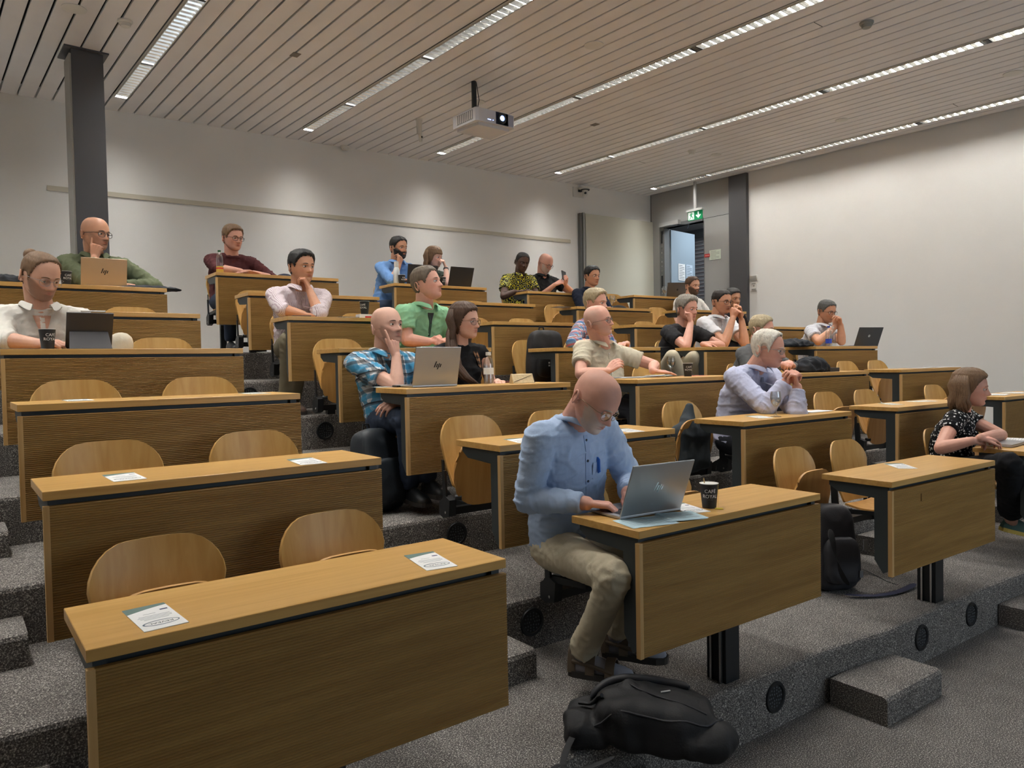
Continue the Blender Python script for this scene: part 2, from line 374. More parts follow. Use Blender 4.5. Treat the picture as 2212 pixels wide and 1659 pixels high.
# round air outlets in the risers
def vent_at(x, c, n):
    P = PLACES[c, n]; t = (x-P.o.x)/P.u.x; p = P.w(t, -.006); return V((p.x, p.y, FL[n-1]+.135 if n > 1 else .14)), P.a
v0 = None
for x, c, n, wh in ((2.93, 'M', 1, 'beside the black rucksack on the floor'), (4.13, 'R', 1, 'right of the lowest aisle step'), (4.71, 'R', 1, 'near the right end of the middle front desk'),
                    (2.3, 'M', 2, 'behind the man with sandals'), (2.47, 'M', 3, 'behind the second-row desk'), (2.48, 'M', 5, 'under the striped-shirt man'), (2.23, 'M', 6, 'low behind the left white-shirt desk'), (1.35, 'L', 2, 'at the left front aisle'), (4.13, 'R', 2, 'under the second-row middle desk')):
    p, a = vent_at(x, c, n)
    if v0 is None:
        v0 = thing('air_outlet', '', 'vent', p, a)
        b = MB(); b.lathe([(.001, 0), (.05, 0), (.054, .006), (.066, .007), (.07, .002), (.07, -.01)], 28)
        g = child(v0, b, 'grille_plate', BLACK, 40); g.rotation_euler = (PI/2, 0, 0)
        b = MB()
        for rr, k in ((.016, 6), (.03, 10), (.043, 14)):
            for i in range(k):
                t = 2*PI*i/k; b.cone((rr*math.cos(t), -.0015, rr*math.sin(t)), (rr*math.cos(t), .004, rr*math.sin(t)), .0042, .0042, 8)
        child(v0, b, 'outlet_holes', mat('hole_grey', rgb(92, 96, 100), .6))['kind'] = 'stuff'
        reg(v0); o = v0
    else: o = copy_tree(v0); o.location = p; o.rotation_euler = (0, 0, a)
    tag(o, 'round black air outlet in riser '+wh, 'vent', 'air outlets in the risers')
# walls
def wall_quad(name, x0, y0, x1, y1, z0, z1, m, th=.15, side=1):
    d = V((x1-x0, y1-y0, 0)).normalized(); nrm = V((-d.y, d.x, 0))*side*th
    b = MB(); b.prism([(x0, y0), (x1, y1), (x1+nrm.x, y1+nrm.y), (x0+nrm.x, y0+nrm.y)], z0, z1); return struct(name, b, m)
TOP = CEIL+.25
wall_quad('wall_back', WX0-.1, wall_y(WX0-.1), 9.93, wall_y(9.93), 0, TOP, WALL)
wall_quad('wall_left', WX0, WY0, WX0, 9.3, 0, TOP, WALL)
wall_quad('wall_front', WX0-.1, WY0, WX1+.2, WY0, 0, TOP, WALL, .15, -1)
XR = WX1; DY0, DY1, DZ = 7.19, 7.95, FL[7]+2.03
wall_quad('wall_right', XR, WY0, XR, 6.66, 0, TOP, WALL, .15, -1)
b = MB(); b.box(XR, XR+.12, 6.66, DY0, 0, TOP); b.box(XR, XR+.12, DY1, 8.40, 0, TOP); b.box(XR, XR+.12, DY0, DY1, DZ, TOP)
struct('wall_right_entrance', b, WALLG)
b = MB(); b.box(XR-.004, XR+.004, 6.67, DY0, DZ-.0+.03, DZ+.036); struct('trim_1', b, FRAME)
b = MB(); b.box(XR-.004, XR+.004, DY0-.012, DY0, FL[7], DZ); b.box(XR-.008, XR, 8.236, 8.25, FL[7], CEIL); struct('trim_2', b, mat('grey_trim', rgb(120, 122, 122), .5))
# door frame, door leaf standing open into the corridor
b = MB(); b.box(XR-.03, XR+.13, DY1-.001, DY1+.10, FL[7], DZ+.04); b.box(XR-.03, XR+.13, DY0, DY1, DZ, DZ+.05); struct('door_1', b, mat('door_frame_grey', rgb(110, 112, 112), .5))
b = MB(); b.box(XR+.10, XR+.14, DY1-.72, DY1, FL[7]+.005, DZ-.02, T=Matrix.Translation((XR+.12, DY1, 0)) @ Matrix.Rotation(math.radians(95), 4, 'Z') @ Matrix.Translation((-XR-.12, -DY1, 0)))
dl = struct('door_2', b, mat('blue_grey_door', rgb(150, 166, 178), .5))
DT = Matrix.Translation((XR+.12, DY1, 0)) @ Matrix.Rotation(math.radians(95), 4, 'Z')
# hinges, closer
b = MB()
for z in (.35, 1.05, 1.78): b.box(XR-.04, XR-.028, DY1+.035, DY1+.065, FL[7]+z, FL[7]+z+.2)
part('door_hinge', b, BLACK, bpy.data.objects['door_1'])
b = MB(); b.box(XR-.10, XR-.03, DY1-.34, DY1+.05, DZ+.01, DZ+.075)
part('door_closer', b, mat('closer_grey', rgb(170, 170, 168), .4), bpy.data.objects['door_1'])
b = MB(); b.tube([(XR-.06, DY1-.3, DZ), (XR-.02, DY1-.5, DZ-.02), (XR+.16, DY1-.33, DZ-.03)], .008, 6)
part('closer_arm', b, BLACK, bpy.data.objects['door_1'])
b = MB()
for i in range(26): b.box(XR-.033, XR-.0295, DY1+.045, DY1+.058, FL[7]+.06+i*.074, FL[7]+.085+i*.074)
o = part('strike_slots', b, CHROME, bpy.data.objects['door_1']); o['kind'] = 'stuff'
# corridor behind the door
wall_quad('wall_corridor', 11.3, 5.5, 11.3, 9.5, 1.5, TOP, mat('corridor_wall', rgb(150, 152, 154), .8), .1, -1)
b = MB(); b.box(XR+.12, 11.3, 5.5, 9.5, FL[7]-.1, FL[7]); struct('floor_corridor', b, CARPET)
wall_quad('wall_corridor_end', 9.93, 9.35, 11.4, 9.35, 1.5, TOP, MATS['corridor_wall'], .1, 1)
b = MB(); b.box(XR+.12, 11.3, 5.4, 9.5, TOP-.45, TOP-.40); struct('ceiling_corridor', b, WHITE)
bl = thing('window_blind', 'grey slatted blind seen through the open door', 'blind', (11.2, 7.9, 0))
b = MB(); b.box(-.01, .01, -1.0, 1.6, FL[7]+2.05, FL[7]+2.2); child(bl, b, 'head_rail', FRAME)
sl = MB().box(-.022, .022, -1.0, 1.6, -.004, .004).mesh('blind_slat', mat('blind_slat_grey', rgb(176, 168, 170), .5))
for i in range(29):
    o = link('slat', sl, bl, (0, 0, FL[7]+.06+i*.068), (0, math.radians(35), 0))
area_light('corridor_light', (10.6, 6.9, TOP-.48), (.8, 1.6), 26, math.radians(160), (.85, .93, 1))
# column on the right wall, wall trims
b = MB(); b.box(XR-.07, XR+.2, 6.38, 6.68, 0, CEIL); o = struct('trim_3', b, COLUMN)
b = MB(); b.box(XR-.003, XR+.003, 6.375, 6.38, FL[6], CEIL); struct('trim_4', b, WHITE)
cl = thing('steel_column', 'free-standing dark grey steel column behind the bald person in olive', 'column', (1.305, 7.43, 0))
b = MB(); b.box(-.13, .13, -.13, -.115, FL[7], CEIL-.01); b.box(-.13, .13, .115, .13, FL[7], CEIL-.01); b.box(-.008, .10, -.115, .115, FL[7], CEIL-.01)
b = MB(); b.box(-.115, .13, -.13, .13, FL[7], CEIL-.01); child(cl, b, 'shaft', COLUMN)
b = MB(); b.box(-.13, -.115, -.125, .12, FL[7], CEIL-.05); child(cl, b, 'edge_strip', mat('light_grey_steel', rgb(150, 148, 142), .5))
b = MB(); b.box(-.17, .17, -.17, .17, CEIL-.012, CEIL+.002); child(cl, b, 'head_plate', COLUMN)
def wp(x, z, d=0.0):
    return V((x, wall_y(x)-d, z))
WA = math.atan(-.07)
def wbox(name, x0, x1, z0, z1, d0, d1, m, parent=None):
    b = MB(); T = Matrix.Translation((x0, wall_y(x0), 0)) @ Matrix.Rotation(WA, 4, 'Z'); L = (x1-x0)/math.cos(WA)
    b.box(0, L, -d1, -d0, z0, z1, T=T); return part(name, b, m, parent)
tag(wbox('trim_5', 1.19, 8.06, 3.47, 3.52, 0, .012, mat('cream_rail', rgb(196, 190, 172), .6)), kind='structure')
tag(wbox('wall_back_panel', 8.34, 9.98, FL[7], 3.945, 0, .05, CREAM), kind='structure')
tag(wbox('trim_6', 8.22, 8.255, FL[7], 3.94, 0, .06, mat('dark_rail', rgb(96, 98, 96), .5)), kind='structure')
tag(wbox('trim_7', 8.27, 8.31, FL[7], 3.95, 0, .07, mat('alu_rail', rgb(158, 158, 152), .4, .5)), kind='structure')
# ---------------------------------------------------------------- ceiling of slats
b = MB().box(WX0-.1, XR+.2, WY0, 9.4, CEIL+.12, CEIL+.2); ceil = struct('ceiling', b, VOID)
PITCH_S = .149; YE = 9.1
lampidx = {0: 0, 13: 1, 25: 2, 38: 3, 51: 4, -13: 5, -26: 6}
wS = PITCH_S/2-.0085
def slat_mesh(y0, y1):
    b = MB(); b.prism([(-wS, .022), (-wS, .003), (-wS+.003, 0), (wS-.003, 0), (wS, .003), (wS, .022)], y0, y1, axis='y'); return b.mesh('slat', SLAT)
sm_full = slat_mesh(WY0, YE)
for k in range(-33, 55):
    x = 1.785+k*PITCH_S
    if k > 51: x = 9.384+(k-51)*PITCH_S
    elif k > 25: x = 5.51+(k-25)*(9.384-5.51)/26
    if x > XR: continue
    if k in lampidx:
        i = lampidx[k]; link('slat', slat_mesh(LAMP_END[i], YE), ceil, (x, 0, CEIL))
        link('slat', slat_mesh(WY0, LAMP_START[i]), ceil, (x, 0, CEIL))
    else: link('slat', sm_full, ceil, (x, 0, CEIL))
for x, y in ((6.0, 3.2), (3.7, 6.3), (8.1, 6.9), (9.1, 3.3)):
    b = MB(); b.box(-wS, wS, -.003, .003, -.001, .004); link('slat_joint', b.mesh('slat_joint', FRAME), ceil, (1.785+round((x-1.785)/PITCH_S)*PITCH_S, y, CEIL))
LWORD = ['leftmost', 'second from left', 'middle', 'fourth from left', 'rightmost']
TUBE = mat('lit_fluorescent_tube', (1, .95, .85), .5, emis=((1, .96, .88), 14))
REFL = mat('bright_louvre_aluminium', rgb(216, 216, 214), .26, .985)
REFW = mat('reflector_aluminium', rgb(225, 224, 220), .2, 1)
bladem = MB(); bladem.prism([(-.048, .012), (.048, .012), (.048, -.012), (.03, -.026), (0, -.012), (-.03, -.026), (-.048, -.012)], -.0015, .0015, axis='y')
bladem = MB(); bladem.prism([(-.017, .014), (-.007, -.004), (-.0015, -.018), (.0015, -.018), (.007, -.004), (.017, .014)], -.0515, .0515, axis='x')
blade = bladem.mesh('louvre_blade', REFL)
for i, (lx, e, s) in enumerate(zip(LAMP_X, LAMP_END, LAMP_START)):
    t = thing('ceiling_luminaire', ('%s of the five long louvred ceiling lights in view' % LWORD[i]) if i < 5 else 'louvred ceiling light outside the left edge, %s' % ('nearer the column' if i == 5 else 'nearest the left wall'), 'ceiling light', (lx, 0, CEIL), 0, 'louvred ceiling lights')
    b = MB(); b.box(-.058, -.052, s, e, -.014, .07); child(t, b, 'side_reflector', REFW)
    b = MB(); b.box(.052, .058, s, e, -.014, .07); child(t, b, 'side_reflector', REFW)
    b = MB(); b.box(-.058, .058, s, e, .068, .074); child(t, b, 'housing', REFW)
    for q in (-1, 1): b = MB(); b.box(min(q*.058, q*.071), max(q*.058, q*.071), s, e, -.002, .004); child(t, b, 'edge_flange', WHITE)
    b = MB(); b.box(-.058, .058, e-.006, e, -.014, .07); b.box(-.058, .058, s, s+.006, -.014, .07); child(t, b, 'end_plate', WHITE)
    b = MB(); b.cone((0, s+.03, .048), (0, e-.03, .048), .034, .034, 12); child(t, b, 'fluorescent_tube', TUBE, 60)
    n = int((e-s)/.074)
    for k in range(1, n): link('louvre_blade', blade, t, (0, s+k*(e-s)/n, 0))
    y = e-1.05
    while y > s+.2:
        b = MB(); b.box(-.051, .051, y-.02, y+.02, -.0165, .026); link('louvre_joint', b.mesh('louvre_joint', mat('dull_aluminium', rgb(84, 84, 84), .6)), t); y -= 1.5
# ---------------------------------------------------------------- ceiling fittings
def ceil_pt(px, py): return on_plane(px, py, V((0, 0, CEIL)), V((0, 0, 1)))
def disc(name, px, py, r, label, m, detector=False):
    p = ceil_pt(px, py); t = thing(name, label, 'speaker' if not detector else 'smoke detector', p)
    if detector:
        b = MB(); b.lathe([(.055, 0), (.055, -.012), (.048, -.02)], 24); child(t, b, 'base', m, 40)
        b = MB(); b.lathe([(.040, -.02), (.040, -.036), (.034, -.046), (.001, -.048)], 24); child(t, b, 'sensor_head', m, 40)
    else:
        b = MB(); b.lathe([(r, 0), (r, -.006), (r*.88, -.008)], 32); child(t, b, 'rim', WHITE, 40)
        b = MB(); b.lathe([(r*.87, -.007), (r*.8, -.004), (.001, -.004)], 32); child(t, b, 'grille', m, 40)
    return t
SPK = mat('speaker_mesh', rgb(170, 160, 152), .7)
disc('smoke_detector', 270, 45, .05, 'white smoke detector left of the leftmost ceiling light', WHITE, True)
disc('smoke_detector', 1495, 325, .05, 'white smoke detector between the two rightmost ceiling lights', WHITE, True)
disc('smoke_detector', 745, 316, .05, 'flat white detector near the back wall left of the projector', WHITE, True)
disc('smoke_detector', 1872, 48, .05, 'grey detector with flange high at right between ceiling lights', mat('detector_grey', rgb(140, 142, 138), .5), True)
disc('ceiling_speaker', 160, 18, .085, 'round flush speaker above the steel column', WHITE)
disc('ceiling_speaker', 1283, 97, .085, 'round flush speaker right of the second ceiling light', SPK)
disc('ceiling_speaker', 2188, 158, .085, 'round flush speaker at the far right edge of the ceiling', SPK)
disc('ceiling_speaker', 1818, 259, .07, 'round flush speaker above the bright right wall', SPK)
disc('ceiling_speaker', 1547, 334, .07, 'pale round flush speaker near the exit sign corner', WHITE)
disc('ceiling_speaker', 1033, 220, .07, 'pale round flush speaker just left of projector mount', WHITE)
for px, py, lab in ((638, 118, 'small grey square plate between first and second ceiling lights'), (1285, 269, 'small grey square plate right of the projector')):
    t = thing('access_plate', lab, 'plate', ceil_pt(px, py)); b = MB(); b.box(-.035, .035, -.045, .045, -.004, 0); child(t, b, 'plate', mat('plate_grey', rgb(120, 112, 104), .6))
# hanging microphone
t = thing('ceiling_microphone', 'small white device hanging from ceiling left of projector', 'device', ceil_pt(905, 257))
b = MB(); b.cone((0, 0, 0), (0, 0, -.02), .04, .04, 16); child(t, b, 'mounting_disc', WHITE, 40)
b = MB(); b.cone((0, 0, -.02), (0, 0, -.17), .033, .028, 14); b.cone((.01, 0, -.17), (.02, 0, -.25), .022, .017, 12); child(t, b, 'body', WHITE, 40)
b = MB(); b.sphere((.022, -.015, -.2), .012); child(t, b, 'lens', BLACK, 60)
# camera under the ceiling at the back wall
p = wp(8.22, 4.27)
t = thing('wall_camera', 'white dome camera on the back wall under the ceiling', 'camera', p)
b = MB(); b.box(-.10, .12, -.02, 0, -.08, .07); child(t, b, 'wall_plate', WHITE)
b = MB(); b.box(.0, .05, -.12, 0, .0, .035); child(t, b, 'arm', BLACK)
b = MB(); b.lathe([(.085, .05), (.09, .03), (.075, .015)], 24, (.03, -.14, 0)); child(t, b, 'top_disc', WHITE, 40)
b = MB(); b.lathe([(.076, .015), (.07, .005)], 24, (.03, -.14, 0)); child(t, b, 'dark_ring', BLACK, 40)
b = MB(); b.lathe([(.045, .005), (.045, -.06), (.035, -.085), (.001, -.09)], 20, (.03, -.14, 0)); child(t, b, 'head', WHITE, 50)
b = MB(); b.cone((.0, -.175, -.045), (-.01, -.19, -.048), .018, .018, 14); child(t, b, 'lens', BLACK, 40)
# projector
PY = 5.9
pl = on_plane(1027, 268, V((0, PY-.17, 0)), V((0, 1, 0))); pr = on_plane(1110, 270, V((0, PY-.17, 0)), V((0, 1, 0)))
px0, px1 = pl.x, pr.x; zb = (pl.z+pr.z)/2-.03
t = thing('projector', 'white ceiling projector with its lens lit blue', 'projector', ((px0+px1)/2, PY, zb))
hw = (px1-px0)/2
b = MB(); b.prism([(-hw, -.17), (-hw+.03, -.185), (hw-.03, -.185), (hw, -.17), (hw, .2), (-hw, .2)], .03, .155); b.prism([(-hw+.05, -.15), (hw-.05, -.15), (hw-.03, .17), (-hw+.03, .17)], 0, .03)
child(t, b, 'case', mat('projector_white', rgb(205, 205, 210), .45))
b = MB(); b.box(-hw-.002, -hw+.002, -.13, .13, .05, .14); 
for i in range(9): b.box(-hw-.004, -hw, -.12+i*.03, -.108+i*.03, .055, .135, mi=1)
child(t, b, 'side_vent', [mat('vent_grey', rgb(120, 122, 124), .6), WHITE])
b = MB(); b.box(.0, .15, -.189, -.183, .035, .15); child(t, b, 'lens_bay', mat('projector_bay', rgb(26, 32, 52), .3))
b = MB(); b.lathe([(.052, 0), (.052, .012), (.044, .014)], 24); o = child(t, b, 'lens_ring', BLACK, 40); o.rotation_euler = (PI/2, 0, 0); o.location = (.07, -.188, .095)
b = MB(); b.sphere((.07, -.192, .095), (.04, .014, .04), 20, 12); child(t, b, 'lens', mat('lit_lens', rgb(90, 120, 200), .1, emis=((.25, .4, 1), 1.2)), 60)
b = MB(); b.sphere((.062, -.205, .092), (.021, .006, .021), 16, 8); child(t, b, 'lamp_glow', mat('lamp_glow', (1, 1, 1), .2, emis=((.75, .88, 1), 14)), 60)
b = MB(); b.box(hw-.15, hw-.02, -.189, -.183, .04, .145); child(t, b, 'front_vent', mat('vent_front', rgb(150, 156, 176), .6))
b = MB(); b.box(-.1, -.06, -.187, -.183, .058, .064); b.box(-.04, -.03, -.187, -.183, .058, .064); child(t, b, 'status_light', mat('status_blue', (.2, .3, 1), .4, emis=((.3, .4, 1), 3)))
b = MB(); b.box(-.15, .2, -.1, .1, .155, .17); child(t, b, 'mount_plate', BLACK)
b = MB(); b.cone((-.12, 0, .17), (-.12, 0, CEIL-zb), .025, .025, 16); child(t, b, 'mount_pole', BLACK, 40)
b = MB(); b.tube([(-.09, .0, .17), (-.06, 0, .3), (-.09, 0, CEIL-zb)], .004, 6); child(t, b, 'cable', BLACK, 60)
# exit sign with suspended pole
X = XR-.03
def rw(px, py, d=0.0): return on_plane(px, py, V((XR-d, 0, 0)), V((1, 0, 0)))
e0, e1 = rw(1487, 478, .25), rw(1517, 453, .25)
t = thing('exit_sign', 'green running-man exit sign with down arrow hanging by the door', 'exit sign', (XR-.25, (e0.y+e1.y)/2, (e0.z+e1.z)/2))
hy = abs(e0.y-e1.y)/2; hz = abs(e0.z-e1.z)/2
GRN = mat('exit_green', rgb(20, 130, 80), .4, emis=(rgb(20, 130, 80), .25)); EXW = mat('exit_white', rgb(230, 240, 230), .4, emis=((.9, 1, .92), .35))
b = MB(); b.box(-.012, .012, -hy, hy, -hz, hz); child(t, b, 'sign_panel', GRN)
b = MB(); b.box(-.03, .03, -hy-.015, hy+.015, hz, hz+.035); child(t, b, 'lamp_housing', mat('sign_housing', rgb(175, 178, 175), .4))
b = MB(); b.box(-.012, .012, -.02, .02, hz+.035, CEIL-(e0.z+e1.z)/2); child(t, b, 'hanging_pole', mat('pole_grey', rgb(165, 165, 165), .4))
# seen from the room, the left of the sign is +y
def sg(pts, th=.0015):
    b = MB(); b.prism([(-x, z) for x, z in pts], -.0135-th, -.0125, axis='x'); return b
u = hz
bb = MB()
bb.add(sg([(-hy*.92, -u*.85), (-hy*.92, u*.85), (-hy*.1, u*.85), (-hy*.1, -u*.85)]).v, sg([(0, 0), (0, 1), (1, 1), (1, 0)]).f); child(t, bb, 'doorway_symbol', EXW)
b = MB()
for pts in ([(-.55, .55), (-.42, .55), (-.42, .8), (-.55, .8)], [(-.62, -.1), (-.42, -.1), (-.35, .5), (-.58, .5)], [(-.42, .0), (-.22, -.35), (-.3, -.42), (-.5, -.1)], [(-.55, -.05), (-.62, -.45), (-.86, -.72), (-.78, -.8), (-.54, -.5), (-.45, -.1)], [(-.22, -.35), (-.18, -.75), (-.27, -.75), (-.3, -.4)], [(-.4, .45), (-.2, .2), (-.14, .26), (-.34, .52)], [(-.56, .48), (-.78, .25), (-.74, .1), (-.66, .2), (-.52, .36)]):
    b.prism([(-x*hy, z*u) for x, z in pts], -.0162, -.0152, axis='x')
child(t, b, 'running_man', GRN)
b = MB(); b.prism([(-x*hy, z*u) for x, z in ((.42, .75), (.58, .75), (.58, -.1), (.78, .15), (.86, -.05), (.5, -.7), (.14, -.05), (.22, .15), (.42, -.1))], -.0142, -.0125, axis='x'); child(t, b, 'arrow', EXW)
# notices
def notice(name, label, y, z, w_, h_, m, lines=6, T=None, tint=None, cat='notice'):
    t = thing(name, label, cat, (XR-.004, y, z))
    if T: t.matrix_world = T
    b = MB(); b.box(-.001, .001, -w_/2, w_/2, -h_/2, h_/2); child(t, b, 'sheet', m)
    b = MB()
    for i in range(lines):
        zz = h_/2-(i+1)*h_/(lines+1); b.box(-.0016, -.001, -w_*.38 if i % 3 else -w_*.1, w_*.38, zz-h_*.012, zz+h_*.012)
    child(t, b, 'text_lines', INK)['kind'] = 'stuff'; return t
q = rw(1545, 550); notice('wall_notice', 'pale green printed notice on grey wall beside the door', q.y, q.z, .21, .15, mat('notice_green', rgb(214, 224, 208), .7))
q = rw(1528, 552); t = thing('room_sign', 'small red sign on the wall beside the pale notice', 'sign', (XR-.004, q.y, q.z)); b = MB(); b.box(-.003, .003, -.05, .05, -.025, .025); child(t, b, 'red_plate', RED); b = MB(); b.box(-.004, -.003, -.04, .04, -.008, .008); child(t, b, 'pale_print', mat('pale_red', rgb(225, 140, 130), .7))
for yy, lab in ((.30, 'printed floor-plan sheet on the open door'), (.53, 'pale text sheet on the open door right of the plan')):
    notice('door_notice', lab, 0, 0, .2, .28, PAPER if yy < .4 else mat('blue_paper', rgb(190, 205, 218), .7), 9, T=DT @ Matrix.Translation((-.026, -yy, FL[7]+1.33)))
# wall controls on the white right wall
q = rw(1629, 602); t = thing('wall_sensor', 'white wedge-shaped wall sensor on the white right wall', 'sensor', (XR, q.y, q.z)); b = MB(); b.prism([(0, .05), (-.03, .045), (-.012, -.03), (0, -.03)], -.055, .055, axis='y'); child(t, b, 'case', WHITE)
q = rw(1629, 618); t = thing('light_switch', 'narrow wall switch plate just below the wedge sensor', 'switch', (XR, q.y, q.z)); b = MB(); b.box(-.008, 0, -.04, .04, -.07, .06); child(t, b, 'plate', WHITE); b = MB(); b.box(-.012, -.008, -.03, .03, .03, .045); b.box(-.012, -.008, -.012, .012, -.005, .01); b.box(-.012, -.008, -.035, .035, -.055, -.04); child(t, b, 'buttons', mat('button_grey', rgb(140, 136, 128), .5))
# projection screen on the front wall behind the photographer
sc_ = thing('projection_screen', 'lit projection screen on the front wall', 'screen', (4.6, WY0+.06, 2.2)); b = MB(); b.box(-1.8, 1.8, -.01, .01, -1.2, 1.2); child(sc_, b, 'picture', mat('lit_screen', (.8, .85, .9), .8, emis=((.72, .86, 1), .8)))
# ---------------------------------------------------------------- desks
DW, DD = 1.2, .385
dk = thing('lecture_desk', '', 'desk', (0, 0, 0))
b = MB(); b.box(-DW/2, DW/2, 0, DD, DH-.03, DH)
o = child(dk, b, 'desktop', OAK); mo = o.modifiers.new('b', 'BEVEL'); mo.width = .0015; mo.segments = 1
# ribbed front panel: real ridges
b = MB(); zt, zb_ = DH-.048, DH-.485; n = 54; prof = [(.020, zb_), (.002, zb_)]
for i in range(n):
    z = zb_+(zt-zb_)*i/n; dz = (zt-zb_)/n
    prof += [(.0026, z+.0001), (0, z+dz*.28), (0, z+dz*.62), (.0026, z+dz*.92)]
prof += [(.002, zt), (.020, zt)]
NP = len(prof); b.add([(x, y, z) for x in (-.582, .6) for y, z in prof], [(i, i+1, NP+i+1, NP+i) for i in range(NP-1)] + [tuple(range(NP)), tuple(range(NP, 2*NP))[::-1], (NP-1, 0, NP, 2*NP-1)])
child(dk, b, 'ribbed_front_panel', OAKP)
b = MB(); b.box(-.6, -.582, -.001, .021, zb_, zt); child(dk, b, 'panel_edge', EDGE)
for sx in (-1, 1):
    x0 = -.585 if sx < 0 else .555
    b = MB(); b.prism([(.03, zb_+.02), (.055, zb_+.005), (.1, zb_+.07), (.1, DH-.095), (.3, DH-.085), (.35, DH-.055), (.35, DH-.031), (.021, DH-.031), (.021, zb_+.02)], x0, x0+.03, axis='x'); child(dk, b, 'side_frame', FRAME)
b = MB(); b.box(-.56, .56, .04, .08, DH-.09, DH-.031); child(dk, b, 'cross_rail', FRAME)
b = MB(); b.box(-.045, .045, .045, .145, 0, DH-.09); child(dk, b, 'post', BLACK)
b = MB(); b.box(-.06, -.046, .06, .07, 0, DH-.1); b.box(-.06, -.046, .11, .12, 0, DH-.1); child(dk, b, 'post_strip', CHROME)
reg(dk)
DX = {('L', 1): 'nearest desk with two leaflets', ('M', 1): 'under the silver laptop of the man in sandals', ('M', 3): 'under the laptop of the man in plaid', ('R', 3): 'before the man in beige'}
for i, (c, n) in enumerate(DESKS):
    P = PLACES[c, n]; o = dk if i == 0 else copy_tree(dk)
    o.location = P.o; o.rotation_euler = (0, 0, P.a)
    tag(o, 'ribbed oak lecture desk in the %s, %s' % (ROWW[n], COLW[c]), 'desk', 'ribbed oak lecture desks')
# ---------------------------------------------------------------- tip-up chairs
def sheet(pts_fn, nu, nv, th, mask=None):
    """double-sided curved plywood sheet from a surface function"""
    g = [[pts_fn(i/(nu-1)*2-1, j/(nv-1)) for i in range(nu)] for j in range(nv)]
    fr = []; bk = []
    for j in range(nv):
        for i in range(nu):
            p = g[j][i]; a = g[j][min(i+1, nu-1)]-g[j][max(i-1, 0)]; c = g[min(j+1, nv-1)][i]-g[max(j-1, 0)][i]
            nn = a.cross(c)
            nn = nn.normalized() if nn.length > 1e-9 else V((0, -1, 0))
            fr.append(p+nn*th/2); bk.append(p-nn*th/2)
    N_ = nu*nv; b = MB(); fs = []
    for j in range(nv-1):
        for i in range(nu-1):
            q = j*nu+i; fs.append((q, q+1, q+nu+1, q+nu)); fs.append((N_+q+nu, N_+q+nu+1, N_+q+1, N_+q))
    bd = [i for i in range(nu)] + [j*nu+nu-1 for j in range(1, nv)] + [(nv-1)*nu+i for i in range(nu-2, -1, -1)] + [j*nu for j in range(nv-2, 0, -1)]
    for a, c in zip(bd, bd[1:]+bd[:1]): fs.append((a, N_+a, N_+c, c))
    b.add(fr+bk, fs); return b
def sq(u, e): return math.copysign(1-(1-abs(u))**e, u)
def corner(u, u0, r):
    k = max(0, (abs(u)-u0)/(1-u0)); return r*(1-math.sqrt(max(0, 1-k*k)))
def ud(u): return math.sin(u*PI/2)
def backfn(u, v):
    u = ud(u); w_ = .170+.036*v
    zt = .822 - corner(u, .42, .125) + .010*(1-u*u); zb = .445 + corner(u, .7, .03)
    z = zb+(zt-zb)*v; y = -.085+.085*(z-.445)/.375 - .030*(u*u) + .012*math.sin(PI*v)
    return V((u*w_, y, z))
def seatfn_up(u, v):
    u = ud(u); w_ = .168+.022*math.sin(PI*min(1, v))
    zt = .70 - corner(u, .45, .07) + .012*(1-u*u); zb = .352 + corner(u, .3, .10)
    z = zb+(zt-zb)*v
    return V((u*w_, -.145-.03*v - .012*(1-u*u) - .03*max(0, v-.8), z))
def seatfn_down(u, v):
    w_ = .165+.03*math.sin(PI*min(1, v*1.1)); k = abs(u)**3.5
    y = -.12-.36*v + k*.04*max(0, (v-.5)/.5); z = .435+.015*v-.02*math.sin(PI*v)-.03*max(0, v-.85)+.008*u*u
    return V((u*w_, y, z))
def make_chair(down):
    t = thing('tip_up_chair', '', 'chair', (0, 0, 0))
    child(t, sheet(backfn, 17, 12, .011), 'backrest', PLY, 40)
    child(t, sheet(seatfn_down if down else seatfn_up, 15, 12, .012), 'seat', PLYD, 40)
    for sx in (-1, 1):
        b = MB(); x = sx*.188
        b.prism([(-.072, .36), (-.048, .36), (-.035, .60), (-.058, .60)], x-.006 if sx < 0 else x, x if sx < 0 else x+.006, axis='x')
        b.prism([(-.105, .36), (-.082, .36), (-.068, .545), (-.088, .545)], x-.02 if sx < 0 else x+.0, x-.008 if sx < 0 else x+.012, axis='x')
        o = child(t, b, 'side_bar', BLACK)
        b = MB(); b.prism([(-.03, .30), (-.03, .37), (-.09, .41), (-.14, .39), (-.13, .30), (-.07, .285)], x-.022, x+.022, axis='x'); child(t, b, 'hinge_bracket', BLACK)
        b = MB(); b.cone((x-.02*sx, -.13, .40), (x-.05*sx, -.15, .40), .016, .016, 12); child(t, b, 'hinge_hub', BLACK, 40)
        b = MB(); b.cone((x+.023*sx, -.1, .32), (x+.026*sx, -.1, .32), .007, .007, 10); child(t, b, 'bolt', CHROME, 40)
        if down:
            b = MB(); b.prism([(-.10, .415), (-.33, .43), (-.33, .405), (-.12, .385)], x-.008, x+.008, axis='x'); child(t, b, 'seat_arm', BLACK)
    b = MB(); b.box(-.19, .19, -.12, -.075, .305, .345); child(t, b, 'beam', BLACK)
    b = MB(); b.prism([(-.09, .30), (-.09, .34), (.12, .34), (.17, .31), (.17, .2535), (.13, .2535), (.12, .30)], -.03, .03, axis='x'); child(t, b, 'support_arm', BLACK)
    reg(t); return t
chA = make_chair(False); chB = make_chair(True)
